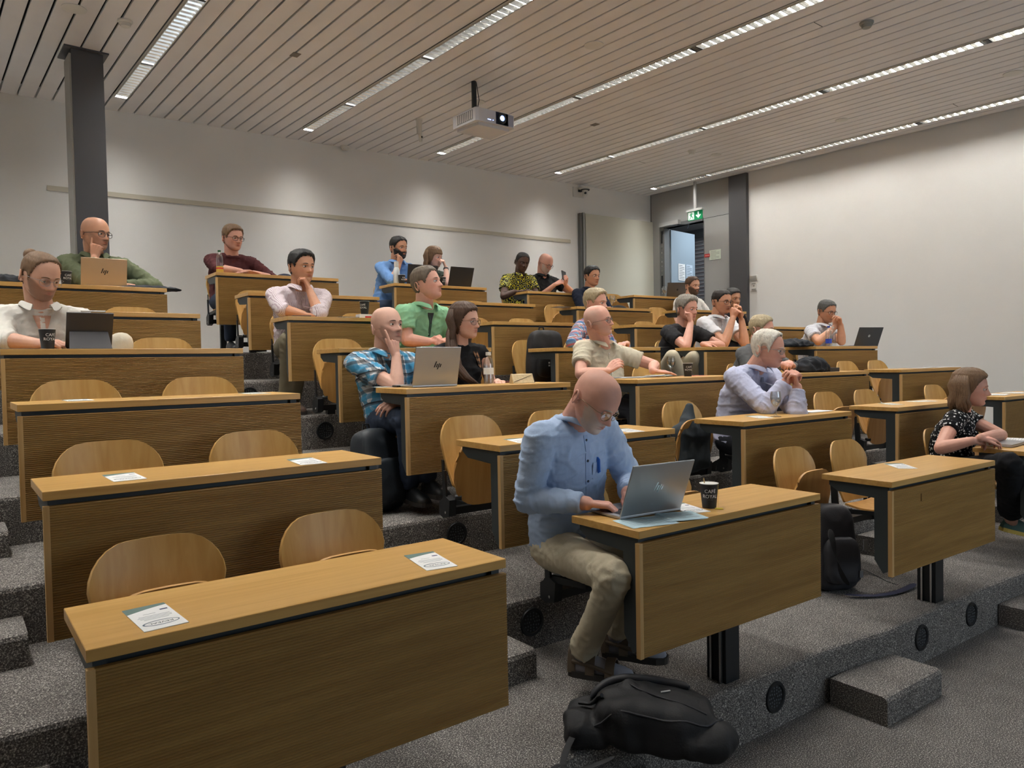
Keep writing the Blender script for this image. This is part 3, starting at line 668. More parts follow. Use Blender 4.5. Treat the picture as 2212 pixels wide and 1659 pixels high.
OCC = {('M', 1, -1), ('M', 3, -1), ('M', 3, 1), ('M', 4, 1), ('M', 5, -1), ('M', 7, -1), ('L', 6, 1), ('L', 4, -1), ('R', 7, -1), ('R', 7, 1), ('S', 7, -1), ('S', 7, 1),
       ('S', 6, 1), ('R', 4, 1), ('R', 3, -1), ('R', 2, 1), ('S', 3, -1), ('S', 4, -1), ('S', 4, 1), ('T', 5, -1), ('T', 6, 1), ('T', 4, 1), ('S', 1, -1), ('R', 1, 1), ('R', 4, -1)}
usedA = usedB = False
for c, n in DESKS:
    P = PLACES[c, n]
    for s in (-1, 1):
        dn = (c, n, s) in OCC
        if dn: o = copy_tree(chB) if usedB else chB; usedB = True
        else: o = copy_tree(chA) if usedA else chA; usedA = True
        cy = CHY[c]
        if n == 7: cy = .78
        o.location = P.w(s*.3, cy); o.rotation_euler = (0, 0, P.a)
        tag(o, 'plywood chair %s, %s seat of %s desk, %s' % ('folded down' if dn else 'tipped up empty', 'left' if s < 0 else 'right', ROWW[n], COLW[c]), 'chair', 'plywood tip-up chairs')
        if n == 7:
            bb = MB(); bb.box(-.03, .03, .13, .17, .002, .2545); link('support_foot', bb.mesh('support_foot', BLACK), o)
# ---------------------------------------------------------------- people
def interp(tab, z):
    if z >= tab[0][0]: return tab[0][1:]
    for a, b in zip(tab, tab[1:]):
        if z >= b[0]:
            t = (z-b[0])/(a[0]-b[0]); t = t*t*(3-2*t)*.35+t*.65
            return tuple(q*t+p*(1-t) for p, q in zip(b[1:], a[1:]))
    return tab[-1][1:]
HEADT = [(.118, .012, .005, -.030), (.113, .036, .036, -.058), (.100, .055, .062, -.080), (.075, .070, .082, -.098), (.045, .0765, .092, -.106), (.012, .0775, .0965, -.105),
         (-.010, .0755, .0925, -.098), (-.035, .0705, .0915, -.085), (-.060, .064, .0905, -.068), (-.080, .056, .0885, -.050), (-.098, .043, .0860, -.025), (-.110, .027, .078, .005), (-.117, .010, .058, .030)]
def G(x, m, s): return math.exp(-((x-m)/s)**2)
def head_point(a, z, fem=False):
    """a: angle, 0 = face (front), returns (x, f, z)"""
    w_, f, bk = interp(HEADT, z)
    if fem: w_ *= .95
    cy = (f+bk)/2; hy = (f-bk)/2
    ca, sa = math.cos(a), math.sin(a)
    e = .86 if ca > 0 else 1.0
    x = w_*math.copysign(abs(sa)**.93, sa); y = cy + hy*math.copysign(abs(ca)**e, ca)
    ax = abs(x); front = max(0, ca)
    if ca > 0:
        d = 0
        if z < .012: d += .026*G(x, 0, .0065+.009*max(0, min(1, (.005-z)/.04)))*max(0, min(1, (.010-z)/.043))*(1 if z > -.040 else max(0, 1-(-.040-z)/.009))
        d += .006*G(ax, .013, .006)*G(z, -.039, .006)                       # nostril wings
        d -= .013*G(ax, .031, .016)*G(z, -.001, .0115)                      # eye sockets
        d += .0045*G(ax, .028, .022)*G(z, .0175, .008)                      # brow
        d += .004*G(ax, .045, .016)*G(z, -.028, .014)                       # cheek bones
        d += .0055*G(ax, 0, .017)*G(z, -.0585, .0038) + .0060*G(ax, 0, .015)*G(z, -.0680, .0045) - .003*G(ax, 0, .022)*G(z, -.0630, .0022)
        d += .003*G(ax, 0, .028)*G(z, -.062, .016)
        d -= .004*G(ax, 0, .02)*G(z, -.0785, .006); d += .005*G(ax, 0, .02)*G(z, -.098, .011)
        d -= .004*G(ax, .047, .014)*G(z, -.062, .018)
        y += d*front**.5
        if z > -.045: pass
    return V((x, y, z))
ZS = [.1175, .112, .104, .094, .082, .069, .055, .042, .031, .023, .017, .012, .007, .003, -.001, -.005, -.010, -.016, -.022, -.028, -.033, -.038, -.042, -.046, -.050, -.0545, -.0585, -.0615, -.0635, -.066, -.069, -.0725, -.077, -.082, -.088, -.095, -.102, -.109, -.115]
NA = 56
def angs():
    # denser on the face
    out = []
    for i in range(NA):
        t = i/NA*2*PI; out.append(t - .42*math.sin(t))
    return out
AN = angs()
def skin_col(base, lip, x, f, z, o):
    c = V(base)
    if f > .02:
        ax = abs(x)
        c = c.lerp(V((base[0]*.98, base[1]*.78, base[2]*.74)), .55*G(ax, .045, .022)*G(z, -.033, .02)+.5*G(ax, 0, .014)*G(z, -.036, .014))
        c = c.lerp(V(lip), min(1, 1.25*G(ax, 0, .0185)**1.5*(G(z, -.0585, .0032)+G(z, -.0685, .0042))))
        c = c.lerp(V(base)*.25, .7*G(ax, 0, .021)*G(z, -.0632, .0012))
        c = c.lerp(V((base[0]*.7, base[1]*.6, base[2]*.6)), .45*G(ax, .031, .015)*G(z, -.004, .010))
        c = c.lerp(V(base)*.22, .85*G(ax, .0075, .0038)*G(z, -.0445, .0028))
        if o.get('stubble'):
            m = max(0, min(1, (-.036-z+max(0, ax-.035)*1.1+.004*noise.noise(V((x*90, f*90, z*90))))/.012))*(1-.75*G(ax, 0, .02)*G(z, -.063, .008))
            m *= 1-.8*G(ax, 0, .015)*G(z, -.0635, .006)
            c = c.lerp(V(o['stubble']), m*o.get('stub_k', .45))
    if o.get('stubble') and o.get('bald_shadow') and z > -.02 and (f < .055) and not (z > .085 and f > -.03):
        c = c.lerp(V(o['stubble']), .28*max(0, min(1, (.06-f)/.06)))
    return (*c, 1)
def head_mesh(o, sk, lip):
    rings = []; cols = []; fem = o.get('fem', False)
    b = MB()
    for z in ZS: rings.append([head_point(a, z, fem) for a in AN])
    b.loft(rings, 0, True)
    # ears
    if not o.get('noears'):
        for s in (-1, 1):
            R_ = []
            for k in range(12):
                t = k/11*1.75*PI-.45*PI - .15
                R_.append(V((s*(.078+.010*math.sin(min(PI, max(0, (t+.6)))*.5)+.003), -.012-.017*math.cos(t)*-1*-1 , -.012+.029*math.sin(t))))
            T = Matrix.Rotation(s*-.38, 4, 'Z')
            b.tube([T @ p for p in R_], [.0035, .0042]+[.0046]*7+[.0048, .0052, .004], 7)
            b.sphere(T @ V((s*.0775, -.010, -.013)), (.006, .016, .026), 10, 8)
            b.sphere(T @ V((s*.079, .002, -.016)), (.006, .005, .008), 8, 6)
    # eyelids
    lo = .45 if o.get('down') else (.1 if not o.get('wide') else -.05)
    for s in (-1, 1):
        c = V((s*.0305, .0765, -.0015)); vs = []; fs = []; nu, nv = 11, 5
        for j in range(nv):
            for i in range(nu):
                aa = -1.25+2.5*i/(nu-1); el = (.42-lo)+j/(nv-1)*(1.35-(.42-lo)) if not o.get('closed') else -.5+j/(nv-1)*1.8
                vs.append(c+V((math.sin(aa)*math.cos(el)*.0142, math.cos(aa)*math.cos(el)*.0133, math.sin(el)*.0125)))
        for j in range(nv-1):
            for i in range(nu-1): q = j*nu+i; fs.append((q, q+nu, q+nu+1, q+1))
        b.add(vs, fs)
        vs = []; fs = []
        for j in range(4):
            for i in range(nu):
                aa = -1.2+2.4*i/(nu-1); el = -.50-j/3*.8
                vs.append(c+V((math.sin(aa)*math.cos(el)*.0140, math.cos(aa)*math.cos(el)*.0131, math.sin(el)*.0125)))
        for j in range(3):
            for i in range(nu-1): q = j*nu+i; fs.append((q, q+1, q+nu+1, q+nu))
        b.add(vs, fs)
    cols = [skin_col(sk, lip, p[0], p[1], p[2], o) for p in b.v]
    return b, cols
def hairline(f, x, style):
    """lowest z of hair at depth f (front positive)"""
    pts = {'short': [(.11, .088), (.07, .070), (.052, .045), (.036, .020), (.030, .0), (.018, -.008), (.010, .018), (-.018, .024), (-.028, -.025), (-.045, -.070), (-.12, -.078)],
           'receding': [(.11, .15), (.075, .104), (.055, .080), (.040, .030), (.030, -.015), (.018, -.020), (.012, .018), (-.018, .024), (-.026, -.030), (-.045, -.070), (-.12, -.078)],
           'long': [(.11, .080), (.07, .060), (.05, .040), (.035, .010), (.02, -.02), (-.0, -.06), (-.03, -.10), (-.12, -.11)],
           'fringe': [(.11, .034), (.07, .030), (.055, .02), (.04, -.02), (.02, -.05), (-.0, -.08), (-.03, -.10), (-.12, -.11)]}[style]
    if f >= pts[0][0]: return pts[0][1]
    for a, b in zip(pts, pts[1:]):
        if f >= b[0]: t = (f-b[0])/(a[0]-b[0]); return b[1]*(1-t)+a[1]*t
    return pts[-1][1]
def hair_shell(style, thick, top=1.0, seed=0, rough=.3, noise_f=38, crown=True, side_thin=.55, sweep=(0, 0), maxz=None, fem=False):
    NH, NZ = 96, 40; b = MB(); keep = {}; vs = []; idx = {}
    zz = [.1178-.197*(i/(NZ-1))**1.15 for i in range(NZ)]
    for j, z in enumerate(zz):
        for i in range(NH):
            a = 2*PI*i/NH; p = head_point(a, z, fem); hl = hairline(p.y, p.x, style)
            m = (z-hl)
            if maxz is not None: m = min(m, maxz(p)-z)
            m = max(0, min(1, m/.012+.25))
            t = thick*(side_thin+(1-side_thin)*max(0, min(1, (z+.01)/.09)))*m
            if z > .05: t *= top
            if p.y > .03 and z > .05: t *= 1+sweep[0]*max(0, (p.y-.03)/.06)
            nn = V((p.x*1.6, p.y+.005, p.z*1.15+.0)).normalized()
            q = V((p.x*noise_f*.35, p.y*noise_f*.6, p.z*noise_f*.25)) if False else V((math.atan2(p.x, p.y)*3.2+seed, p.z*noise_f*.18+seed, p.y*noise_f*.5))
            rr = noise.noise(q*2.0)*.55+noise.noise(q*5.5)*.45
            vs.append(p+nn*(t*(1+rough*rr*1.6)+(.0006 if m > 0 else -.004))); keep[j, i] = m
    fs = []
    for j in range(NZ-1):
        for i in range(NH):
            k = [(j, i), (j, (i+1) % NH), (j+1, (i+1) % NH), (j+1, i)]
            if sum(keep[q] > .02 for q in k) >= 3: fs.append(tuple(q[0]*NH+q[1] for q in k))
    vs.append(V((0, -.012, .118+thick*top*1.05 + .001)));
    if keep[0, 0] > 0 and keep[0, NH//2] > 0 and crown:
        for i in range(NH): fs.append((len(vs)-1, (i+1) % NH, i))
    b.add(vs, fs); return b
def beard_shell(thick, full=True):
    NH, NZ = 100, 40; b = MB(); vs = []; kp = []
    for j in range(NZ):
        z = -.018-.098*j/(NZ-1)
        for i in range(NH):
            a = 2*PI*i/NH; p = head_point(a, z); ax = abs(p.x)
            line = -.047+max(0, (ax-.032))*.85 + max(0, ax-.066)*1.6
            m = (line-z)/.012
            if ax < .024: m = min(m, 1.0)
            if ax < .0165 and -.0715 < z < -.0555: m = -1
            if p.y < .008: m = min(m, (p.y+.002)/.01)
            m = max(-1, min(1, m)); t = thick*max(0, m)*(1+.5*noise.noise(V((p.x, p.y, p.z))*160))
            nn = V((p.x*1.3, p.y, (p.z+.03)*.9)).normalized(); vs.append(p+nn*(t+(.0007 if m > 0 else -.003))); kp.append(m > 0)
    fs = []
    for j in range(NZ-1):
        for i in range(NH):
            k = (j*NH+i, j*NH+(i+1) % NH, (j+1)*NH+(i+1) % NH, (j+1)*NH+i)
            if sum(kp[q] for q in k) >= 3: fs.append(k)
    b.add(vs, fs); return b
def hand_caps(W, D, N, right, pose, s=1.0, spread=1.0):
    """capsules of a hand: W wrist, D finger direction, N back-of-hand normal"""
    D = V(D).normalized(); N = V(N); N = (N-D*N.dot(D)).normalized(); S = N.cross(D) * (1 if right else -1)
    caps = []
    curls = {'flat': [(8, 6, 5)]*4, 'relax': [(22, 26, 14), (26, 28, 16), (30, 30, 18), (34, 32, 20)], 'type': [(30, 34, 20), (34, 36, 22), (34, 36, 22), (30, 34, 20)],
             'fist': [(76, 92, 50)]*4, 'point': [(4, 6, 2), (78, 92, 50), (80, 92, 50), (82, 92, 50)], 'clasp': [(48, 56, 26), (52, 58, 28), (56, 60, 30), (60, 60, 30)],
             'chin': [(52, 46, 24), (60, 58, 30), (64, 62, 32), (68, 62, 32)], 'hold': [(34, 58, 34), (38, 60, 36), (42, 60, 36), (46, 60, 36)]}[pose]
    for k in range(4):
        off = (.031, .0105, -.0105, -.030)[k]*s; L = (.073, .081, .076, .060)[k]*s
        kn = W + D*((.086, .090, .086, .078)[k]*s) + S*off + N*(.002*s)
        caps.append((W + S*off*.45, kn, .0145*s, .0118*s))
        d = (D + S*(off*1.6*spread)).normalized(); p = kn; ang = 0
        for q, (c_, fr) in enumerate(zip(curls[k], (.45, .31, .26))):
            ang += math.radians(c_); dd = d*math.cos(ang) - N*math.sin(ang); e = p + dd*L*fr
            r0 = (.0094, .0086, .0078)[q]*s; caps.append((p, e, r0, r0-.0009*s)); p = e
    caps.append((W + S*.012*s - N*.004*s, W + S*.026*s + D*.045*s - N*.004*s, .0145*s, .014*s))
    t0 = W + S*.022*s + D*.028*s - N*.006*s
    tm = {'flat': (.75, .75, .0), 'relax': (.7, .6, -.25), 'type': (.8, .5, -.3), 'fist': (1., -.1, -.55), 'point': (1., -.1, -.55), 'clasp': (.8, .4, -.35), 'chin': (1., .35, -.25), 'hold': (.9, .6, -.5)}[pose]
    t1 = t0 + (D*tm[0]+S*tm[1]*.9+N*tm[2]*.6).normalized()*.036*s
    t2 = t1 + (D*(tm[0]+.3)+S*(tm[1]*.35)+N*tm[2]).normalized()*.030*s
    t3 = t2 + (D*(tm[0]+.4)+S*(tm[1]*.1)+N*tm[2]).normalized()*.022*s
    caps += [(t0, t1, .0125*s, .0108*s), (t1, t2, .0108*s, .0095*s), (t2, t3, .0095*s, .0082*s)]
    return caps
def cap(b, a, c, ra, rb, n=12):
    b.cone(a, c, ra, rb, n); b.sphere(a, ra*.995, n, 7); b.sphere(c, rb*.995, n, 7)
def ik(sh, wr, l1, l2, pole):
    d = wr-sh; L = d.length
    if L > (l1+l2)*.995: l1 *= L/(l1+l2)*1.01; l2 *= L/(l1+l2)*1.01 if False else L/(l1+l2)*1.0; l2 = max(l2, L-l1+.004)
    a = (l1*l1-l2*l2+L*L)/(2*L); h = math.sqrt(max(1e-6, l1*l1-a*a)); u = d/L; p = V(pole); p = (p-u*p.dot(u)).normalized()
    return sh+u*a+p*h
SKINS = {'light': rgb(208, 162, 138), 'pink': rgb(212, 160, 140), 'tan': rgb(186, 138, 108), 'warm': rgb(200, 148, 118), 'dark': rgb(72, 50, 40), 'pale': rgb(212, 168, 148)}
SKINM = mat('skin', SKINS['light'], .5, spec=.4, vcol=True, bump=(90, .12, .002), vary=.05, vscale=30)
EYEW = mat('eye_white', rgb(225, 220, 214), .25); EYED = mat('dark_iris', rgb(48, 34, 26), .2); EYEB = mat('blue_iris', rgb(70, 92, 110), .2)
def hairmat(name, c, hi=.35):
    m = mat(name, c, .55, spec=.35); nt = m.node_tree; N = nt.nodes; co = N.new('ShaderNodeTexCoord'); mp = N.new('ShaderNodeMapping'); mp.inputs['Scale'].default_value = (160, 60, 24)
    n = N.new('ShaderNodeTexNoise'); n.inputs['Scale'].default_value = 1.6; n.inputs['Detail'].default_value = 3
    nt.links.new(co.outputs['Object'], mp.inputs[0]); nt.links.new(mp.outputs[0], n.inputs['Vector'])
    nt.links.new(mixc(nt, n.outputs['Fac'], tuple(x*.45 for x in c), tuple(min(1, x*1.5+.01) for x in c)), N['Principled BSDF'].inputs['Base Color'])
    bp = N.new('ShaderNodeBump'); bp.inputs['Strength'].default_value = .5; bp.inputs['Distance'].default_value = .003; nt.links.new(n.outputs['Fac'], bp.inputs['Height']); nt.links.new(bp.outputs[0], N['Principled BSDF'].inputs['Normal'])
    return m
HAIRS = {k: hairmat('hair_'+k, c) for k, c in {'brown': rgb(74, 54, 40), 'dark': rgb(34, 28, 25), 'black': rgb(22, 20, 20), 'grey': rgb(128, 122, 112), 'white': rgb(212, 206, 192), 'blond': rgb(150, 124, 84),
         'lightbrown': rgb(112, 86, 62), 'greybrown': rgb(104, 92, 78), 'greyblond': rgb(164, 150, 120), 'darkgrey': rgb(84, 84, 82), 'ginger': rgb(150, 118, 96), 'whitebeard': rgb(186, 176, 164)}.items()}
GLM = thin_glass('spectacle_lens', (.97, .97, .97), .05)
def person(spec):
    P = PLACES[spec['at']]; s = spec.get('s', 1.07); seat = spec['seat']
    root = thing('person', spec['label'], 'person', P.w(seat*.3, .6), P.a)
    O = V((seat*.3, .6, 0))
    def L(px, py, dy): return P.lp(px, py, dy)-O
    px, py, dy = spec['head']; hc = L(px, py, dy)
    hy, hp, hr = [math.radians(a) for a in spec.get('look', (0, 0, 0))]
    # head matrix: head local (x, f, z) -> person local ; f forward is -y
    R = Matrix.Rotation(hy, 4, 'Z') @ Matrix.Rotation(hp, 4, 'X') @ Matrix.Rotation(hr, 4, 'Y')
    def H(p): return hc + (R @ V((p[0]*s, -p[1]*s, p[2]*s)))
    vox = spec.get('vox', .006); det = spec.get('det', 1)
    sk = SKINS[spec.get('skin', 'light')]; lip = (sk[0]*.80, sk[1]*.48, sk[2]*.48)
    if spec.get('skin') == 'dark': lip = (sk[0]*1.1, sk[1]*.8, sk[2]*.8)
    ty = math.radians(spec.get('turn', 0)); U = V((math.cos(ty), math.sin(ty), 0)); Fw = V((math.sin(ty), -math.cos(ty), 0))
    nk0 = H((0, -.030, -.050)); nb = hc + V((0, .052+.055*math.sin(hp), -.152))*s + Fw*spec.get('nfwd', 0)
    if 'neck' in spec: nb = L(*spec['neck'])
    hipc = V((spec.get('hipx', 0), .05+spec.get('hipy', 0), .52)); tilt = spec.get('tilt', 0); sw = spec.get('sw', .185)*s
    scn = nb + V((0, .012, -.048*s))
    shR = scn - U*sw + V((0, 0, -.012+tilt)); shL = scn + U*sw + V((0, 0, -.012-tilt))
    bw = spec.get('bw', 1.0); belly = spec.get('belly', 1.0)
    # ---- arms
    arms = {}
    for side, sh in (('R', shR), ('L', shL)):
        a = spec[side]; sg = -1 if side == 'R' else 1
        if 'px' in a: W = L(*a['px'])
        elif 'h' in a: W = H(a['h'])
        else: W = V(a['at'])
        pole = V(a.get('pole', (sg*.5, .25, -1)))
        if 'el' in a: E = L(*a['el'])
        else: E = ik(sh, W, .285*s, .255*s, pole)
        if 'D' in a: D = V(a['D'])
        else: D = (W-E)
        if a.get('Dh'): D = (R @ V((a['Dh'][0], -a['Dh'][1], a['Dh'][2])))
        N = V(a.get('N', (0, 0, 1)))
        if a.get('Nh'): N = (R @ V((a['Nh'][0], -a['Nh'][1], a['Nh'][2])))
        arms[side] = (sh, E, W, D.normalized(), N, a.get('pose', 'relax'))
    fem = spec.get('fem', False)
    # ---- skin: neck, chest core, arms and hands as one surface
    b = MB(); nr = (.050 if fem else .060)*s*spec.get('neckw', 1)
    cap(b, nk0, nb+V((0, .0, -.02)), nr, nr*1.08, 16)
    b.sphere(scn+V((0, .006, -.02)), (.115*s*bw, .050*s, .060*s), 16, 10, T=Matrix.Rotation(ty, 4, 'Z'))
    cap(b, scn+V((0, .02, -.05)), hipc+V((0, .03, 0)), .055*s, .055*s, 14)
    for side, (sh, E, W, D, N, pose) in arms.items():
        k = .92 if fem else 1.0; k *= spec.get('armk', 1)
        cap(b, sh, E, .050*s*k, .040*s*k); m1 = E.lerp(W, .3)
        cap(b, scn.lerp(sh, .5)+V((0, 0, .0)), sh, .058*s, .052*s*k)
        cap(b, E, m1, .040*s*k, .0415*s*k); cap(b, m1, W, .0415*s*k, .0265*s*k)
        for (p, q, ra, rb) in hand_caps(W, D, N, side == 'R', pose, s*(.93 if fem else 1.0)): cap(b, p, q, ra, rb, 8 if det else 6)
    me = remesh(b, vox, 2 if vox < .007 else 1, .5)
    hb, cols = head_mesh(spec.get('face', {}) | {'fem': fem}, sk, lip)
    # colours of the remeshed skin
    n0 = len(me.vertices); co = np.empty(n0*3, 'f'); me.vertices.foreach_get('co', co)
    vs = co.reshape(-1, 3).tolist() + [tuple(H(p)) for p in hb.v]
    fs = [tuple(p.vertices) for p in me.polygons] + [tuple(i+n0 for i in f) for f in hb.f]
    bpy.data.meshes.remove(me)
    me = bpy.data.meshes.new('body'); me.from_pydata(vs, [], fs); me.materials.append(SKINM)
    ca = me.color_attributes.new('Col', 'FLOAT_COLOR', 'POINT')
    arr = np.ones((len(vs), 4), 'f'); arr[:n0, :3] = sk; arr[n0:] = np.array(cols, 'f')
    for side in arms:   # slightly redder hands
        Wp = np.array(arms[side][2] + arms[side][3]*.09); dd = np.linalg.norm(np.array(vs[:n0])-Wp, axis=1); k = np.clip(1-dd/.11, 0, 1)*.5
        arr[:n0, 1] *= (1-.14*k); arr[:n0, 2] *= (1-.16*k)
    ca.data.foreach_set('color', arr.ravel()); me.shade_smooth()
    body = link('body', me, root)
    # ---- eyes, brows
    gz = spec.get('gaze', (0, -.15 if spec.get('face', {}).get('down') else 0))
    for sx in (-1, 1):
        b = MB(); b.sphere(H((sx*.0305, .0765, -.0015)), .0122*s, 14, 10)
        d = V((gz[0], 1, gz[1])).normalized(); c = V((sx*.0305, .0765, -.0015)) + d*.0098
        b.sphere(H(c), .0058*s, 12, 8, 1)
        child(root, b, 'eye', [EYEW, EYEB if spec.get('blue') else EYED], 180)
    hc_ = spec.get('hair', (None,))[0]; bm = HAIRS[spec.get('brow', hc_ or 'brown')]
    for sx in (-1, 1):
        b = MB(); pts = []
        for k in range(7):
            t = k/6; x = sx*(.013+.034*t); z = .0175+.005*math.sin(t*2.4)-.004*t
            a = math.asin(min(1, abs(x)/.0765)**(1/.93)); p = head_point(math.copysign(a, sx), z, fem); pts.append(H(p+V((0, .0015, 0))))
        b.tube(pts, [.0014, .0028, .0032, .003, .0026, .002, .001] if not fem else [.001, .0018, .0021, .002, .0017, .0013, .0008], 6)
        child(root, b, 'eyebrow', bm, 180)
    # ---- hair and beard
    if spec.get('hair'):
        kind, style, th = spec['hair'][:3]; kw = spec['hair'][3] if len(spec['hair']) > 3 else {}
        hs = hair_shell(style, th, seed=px*.01, fem=fem, **kw); hs.v = [tuple(H(p)) for p in hs.v]
        if spec.get('bun'):
            c = H((0, -.115, .085)); hs.sphere(c, .034*s, 14, 10)
        if spec.get('locks'):
            random.seed(int(px))
            for q in range(spec['locks'][0]):
                a = PI + (q/(spec['locks'][0]-1)-.5)*2*spec['locks'][2]; len_ = spec['locks'][1]*(.85+.3*random.random())
                p0 = head_point(a, .075); p1 = head_point(a, .01)*1.0; out = V((math.sin(a), math.cos(a), 0))
                pts = [H(p0*1.03+V((0, 0, .004))), H(p1+out*.012), H(head_point(a, -.04)+out*.016)]
                pe = pts[-1]; fr = spec['locks'][3] if len(spec['locks']) > 3 else 0
                sd = 1 if math.sin(a) > 0 else -1
                off = V((sd*.02, 0, 0)) + V((fr*.0, -abs(fr)*.5, 0))
                for kk in (1, 2, 3):
                    w__ = V((math.sin(kk*1.7+q)*.008, math.cos(kk*2.1+q*1.3)*.008, 0)); pts.append(pe + V((0, 0, -len_*kk/3)) + (R @ V((out.x, -out.y, 0)))*(.012 if kk < 3 else .0) + V((0, -spec['locks'][3]*kk/3 if len(spec['locks']) > 3 and sd < 0 else 0, 0)) + w__)
                r = .019
                hs.tube(pts, [.010, r, r*1.05, r*1.05, r*.95, r*.35], 7)
        child(root, hs, 'hair', HAIRS[kind], 180)
    if spec.get('tail'):
        b = MB(); pts = [L(*q) for q in spec['tail']]
        for q in range(11):
            o_ = V((math.cos(q*2.4)*.022, math.sin(q*2.4)*.022, 0)); b.tube([p+o_*(1.0 if i else .5)+V((math.sin(i*1.9+q)*.005, 0, 0)) for i, p in enumerate(pts)], [.012]+[.018]*(len(pts)-2)+[.005], 7)
        child(root, b, 'hanging_hair', HAIRS[spec['hair'][0]], 180)
    if spec.get('beard'):
        kind, th = spec['beard']; bs = beard_shell(th); bs.v = [tuple(H(p)) for p in bs.v]; child(root, bs, 'beard', HAIRS[kind], 180)
    # ---- glasses
    if spec.get('glasses'):
        gm, gr, lens = spec['glasses']; b = MB(); low = spec.get('glow', 0)
        for sx in (-1, 1):
            ring = []
            for k in range(20):
                t = 2*PI*k/20; cx_ = math.copysign(abs(math.cos(t))**.8, math.cos(t)); sz_ = math.copysign(abs(math.sin(t))**.8, math.sin(t))
                x = sx*.0335+.0245*cx_; ring.append(H((x, .1035-abs(x)**2*3.2-.002, -.006+low+.0185*sz_)))
            b.tube(ring+[ring[0]], gr, 6)
            b.tube([H((sx*.0575, .0930, .003+low)), H((sx*.077, .072, .004+low)), H((sx*.0815, .02, .002)), H((sx*.0815, -.008, .001)), H((sx*.080, -.022, -.015))], gr*.9, 6)
        b.tube([H((-.0095, .101, -.001+low)), H((0, .1055, .002+low)), H((.0095, .101, -.001+low))], gr, 6)
        g = child(root, b, 'glasses', gm, 60)
        if lens:
            b = MB()
            for sx in (-1, 1):
                ring = [H((sx*.0335+.0235*math.cos(2*PI*k/20), .1035-abs(sx*.0335+.0235*math.cos(2*PI*k/20))**2*3.2-.002, -.006+low+.0178*math.sin(2*PI*k/20))) for k in range(20)]
                b.add(ring, [tuple(range(20))]); 
            child(g, b, 'lens', GLM)
    # ---- shirt
    sp_ = spec['shirt']; sm_, sleeve = sp_[0], sp_[1]
    b = MB(); up = (scn-hipc); ax = up.normalized()
    Uh = V((1, 0, 0)); rings = []
    def ring(c, a_, d_, dirU, dirF, n=28, e=.8):
        out = []
        for i in range(n):
            t = 2*PI*i/n; out.append(c + dirU*(a_*math.copysign(abs(math.cos(t))**e, math.cos(t))) + dirF*(d_*math.copysign(abs(math.sin(t))**e, math.sin(t))))
        return out
    Fh = V((0, -1, 0))
    def frame(t):
        uu = (Uh*(1-t)+U*t).normalized(); ff = ax.cross(uu); ff = -ff if ff.dot(V((0, -1, 0))) < 0 else ff
        return uu, ff.normalized()
    curve = V((0, .035*spec.get('slouch', 1), 0))
    tor = [(-.10, .150*bw, .115*belly), (0, .172*bw, .125*belly), (.2, .165*bw, .128*belly), (.45, .165*bw, .122*(belly*.5+.5)), (.7, .178*bw, .118), (.88, .175*bw, .098), (.98, .145*bw, .078), (1.06, .09, .066), (1.13, nr*1.22/s, nr*1.25/s)]
    for t, a_, d_ in tor:
        uu, ff = frame(min(1, max(0, t))); c = hipc.lerp(scn, t) + curve*math.sin(PI*max(0, min(1, t)))
        if t > 1: c = scn.lerp(nb, (t-1)/.13*.9) if t < 1.1 else nb + V((0, 0, -.004))
        if 0 < t < .5 and belly > 1: c = c + ff*(belly-1)*.05
        rings.append(ring(c, a_*s*(.93 if fem else 1), d_*s, uu, ff))
    b.loft(rings)
    for side, (sh, E, W, D, N, pose) in arms.items():
        k = .92 if fem else 1.0
        k *= spec.get('armk', 1); inn = scn.lerp(sh, .45)
        b.cone(nb+V((0, .012, -.012)), scn.lerp(sh, .72)+V((0, .01, .012)), .052*s, .050*s*k, 14); cap(b, scn.lerp(sh, .72)+V((0, .01, .01)), sh, .052*s*k, .060*s*k, 12)
        cap(b, inn, sh, .072*s, .066*s*k, 14)
        if fem: cap(b, scn+Fw*.05*s+(sh-scn)*.45+V((0, 0, -.13*s)), scn+Fw*.03*s+(sh-scn)*.45+V((0, 0, -.16*s)), .058*s, .055*s)
        if sleeve == 'long':
            cap(b, sh, E, .066*s*k, .056*s*k, 14); e2 = E.lerp(W, .93); m1 = E.lerp(W, .35)
            b.cone(E, m1, .056*s*k, .053*s*k, 14); b.cone(m1, e2, .053*s*k, .039*s*k, 14)
        elif sleeve == 'rolled':
            cap(b, sh, E, .066*s*k, .056*s*k, 14); b.cone(E, E.lerp(W, .28), .056*s*k, .056*s*k, 14)
        elif sleeve == 'short':
            b.cone(sh, sh.lerp(E, .62), .067*s*k, .066*s*k, 16)
        elif sleeve == 'cap': b.cone(sh, sh.lerp(E, .38), .066*s*k, .063*s*k, 16)
    me = remesh(b, spec.get('svox', .011), 4, .6)
    n0 = len(me.vertices); co = np.empty(n0*3, 'f'); me.vertices.foreach_get('co', co); no = np.empty(n0*3, 'f'); me.vertices.foreach_get('normal', no)
    co = co.reshape(-1, 3); no = no.reshape(-1, 3); wk = spec.get('wrinkle', .0065)*s
    segs = [(arms[q][0], arms[q][1]) for q in arms] + [(arms[q][1], arms[q][2]) for q in arms]
    disp = np.zeros(n0)
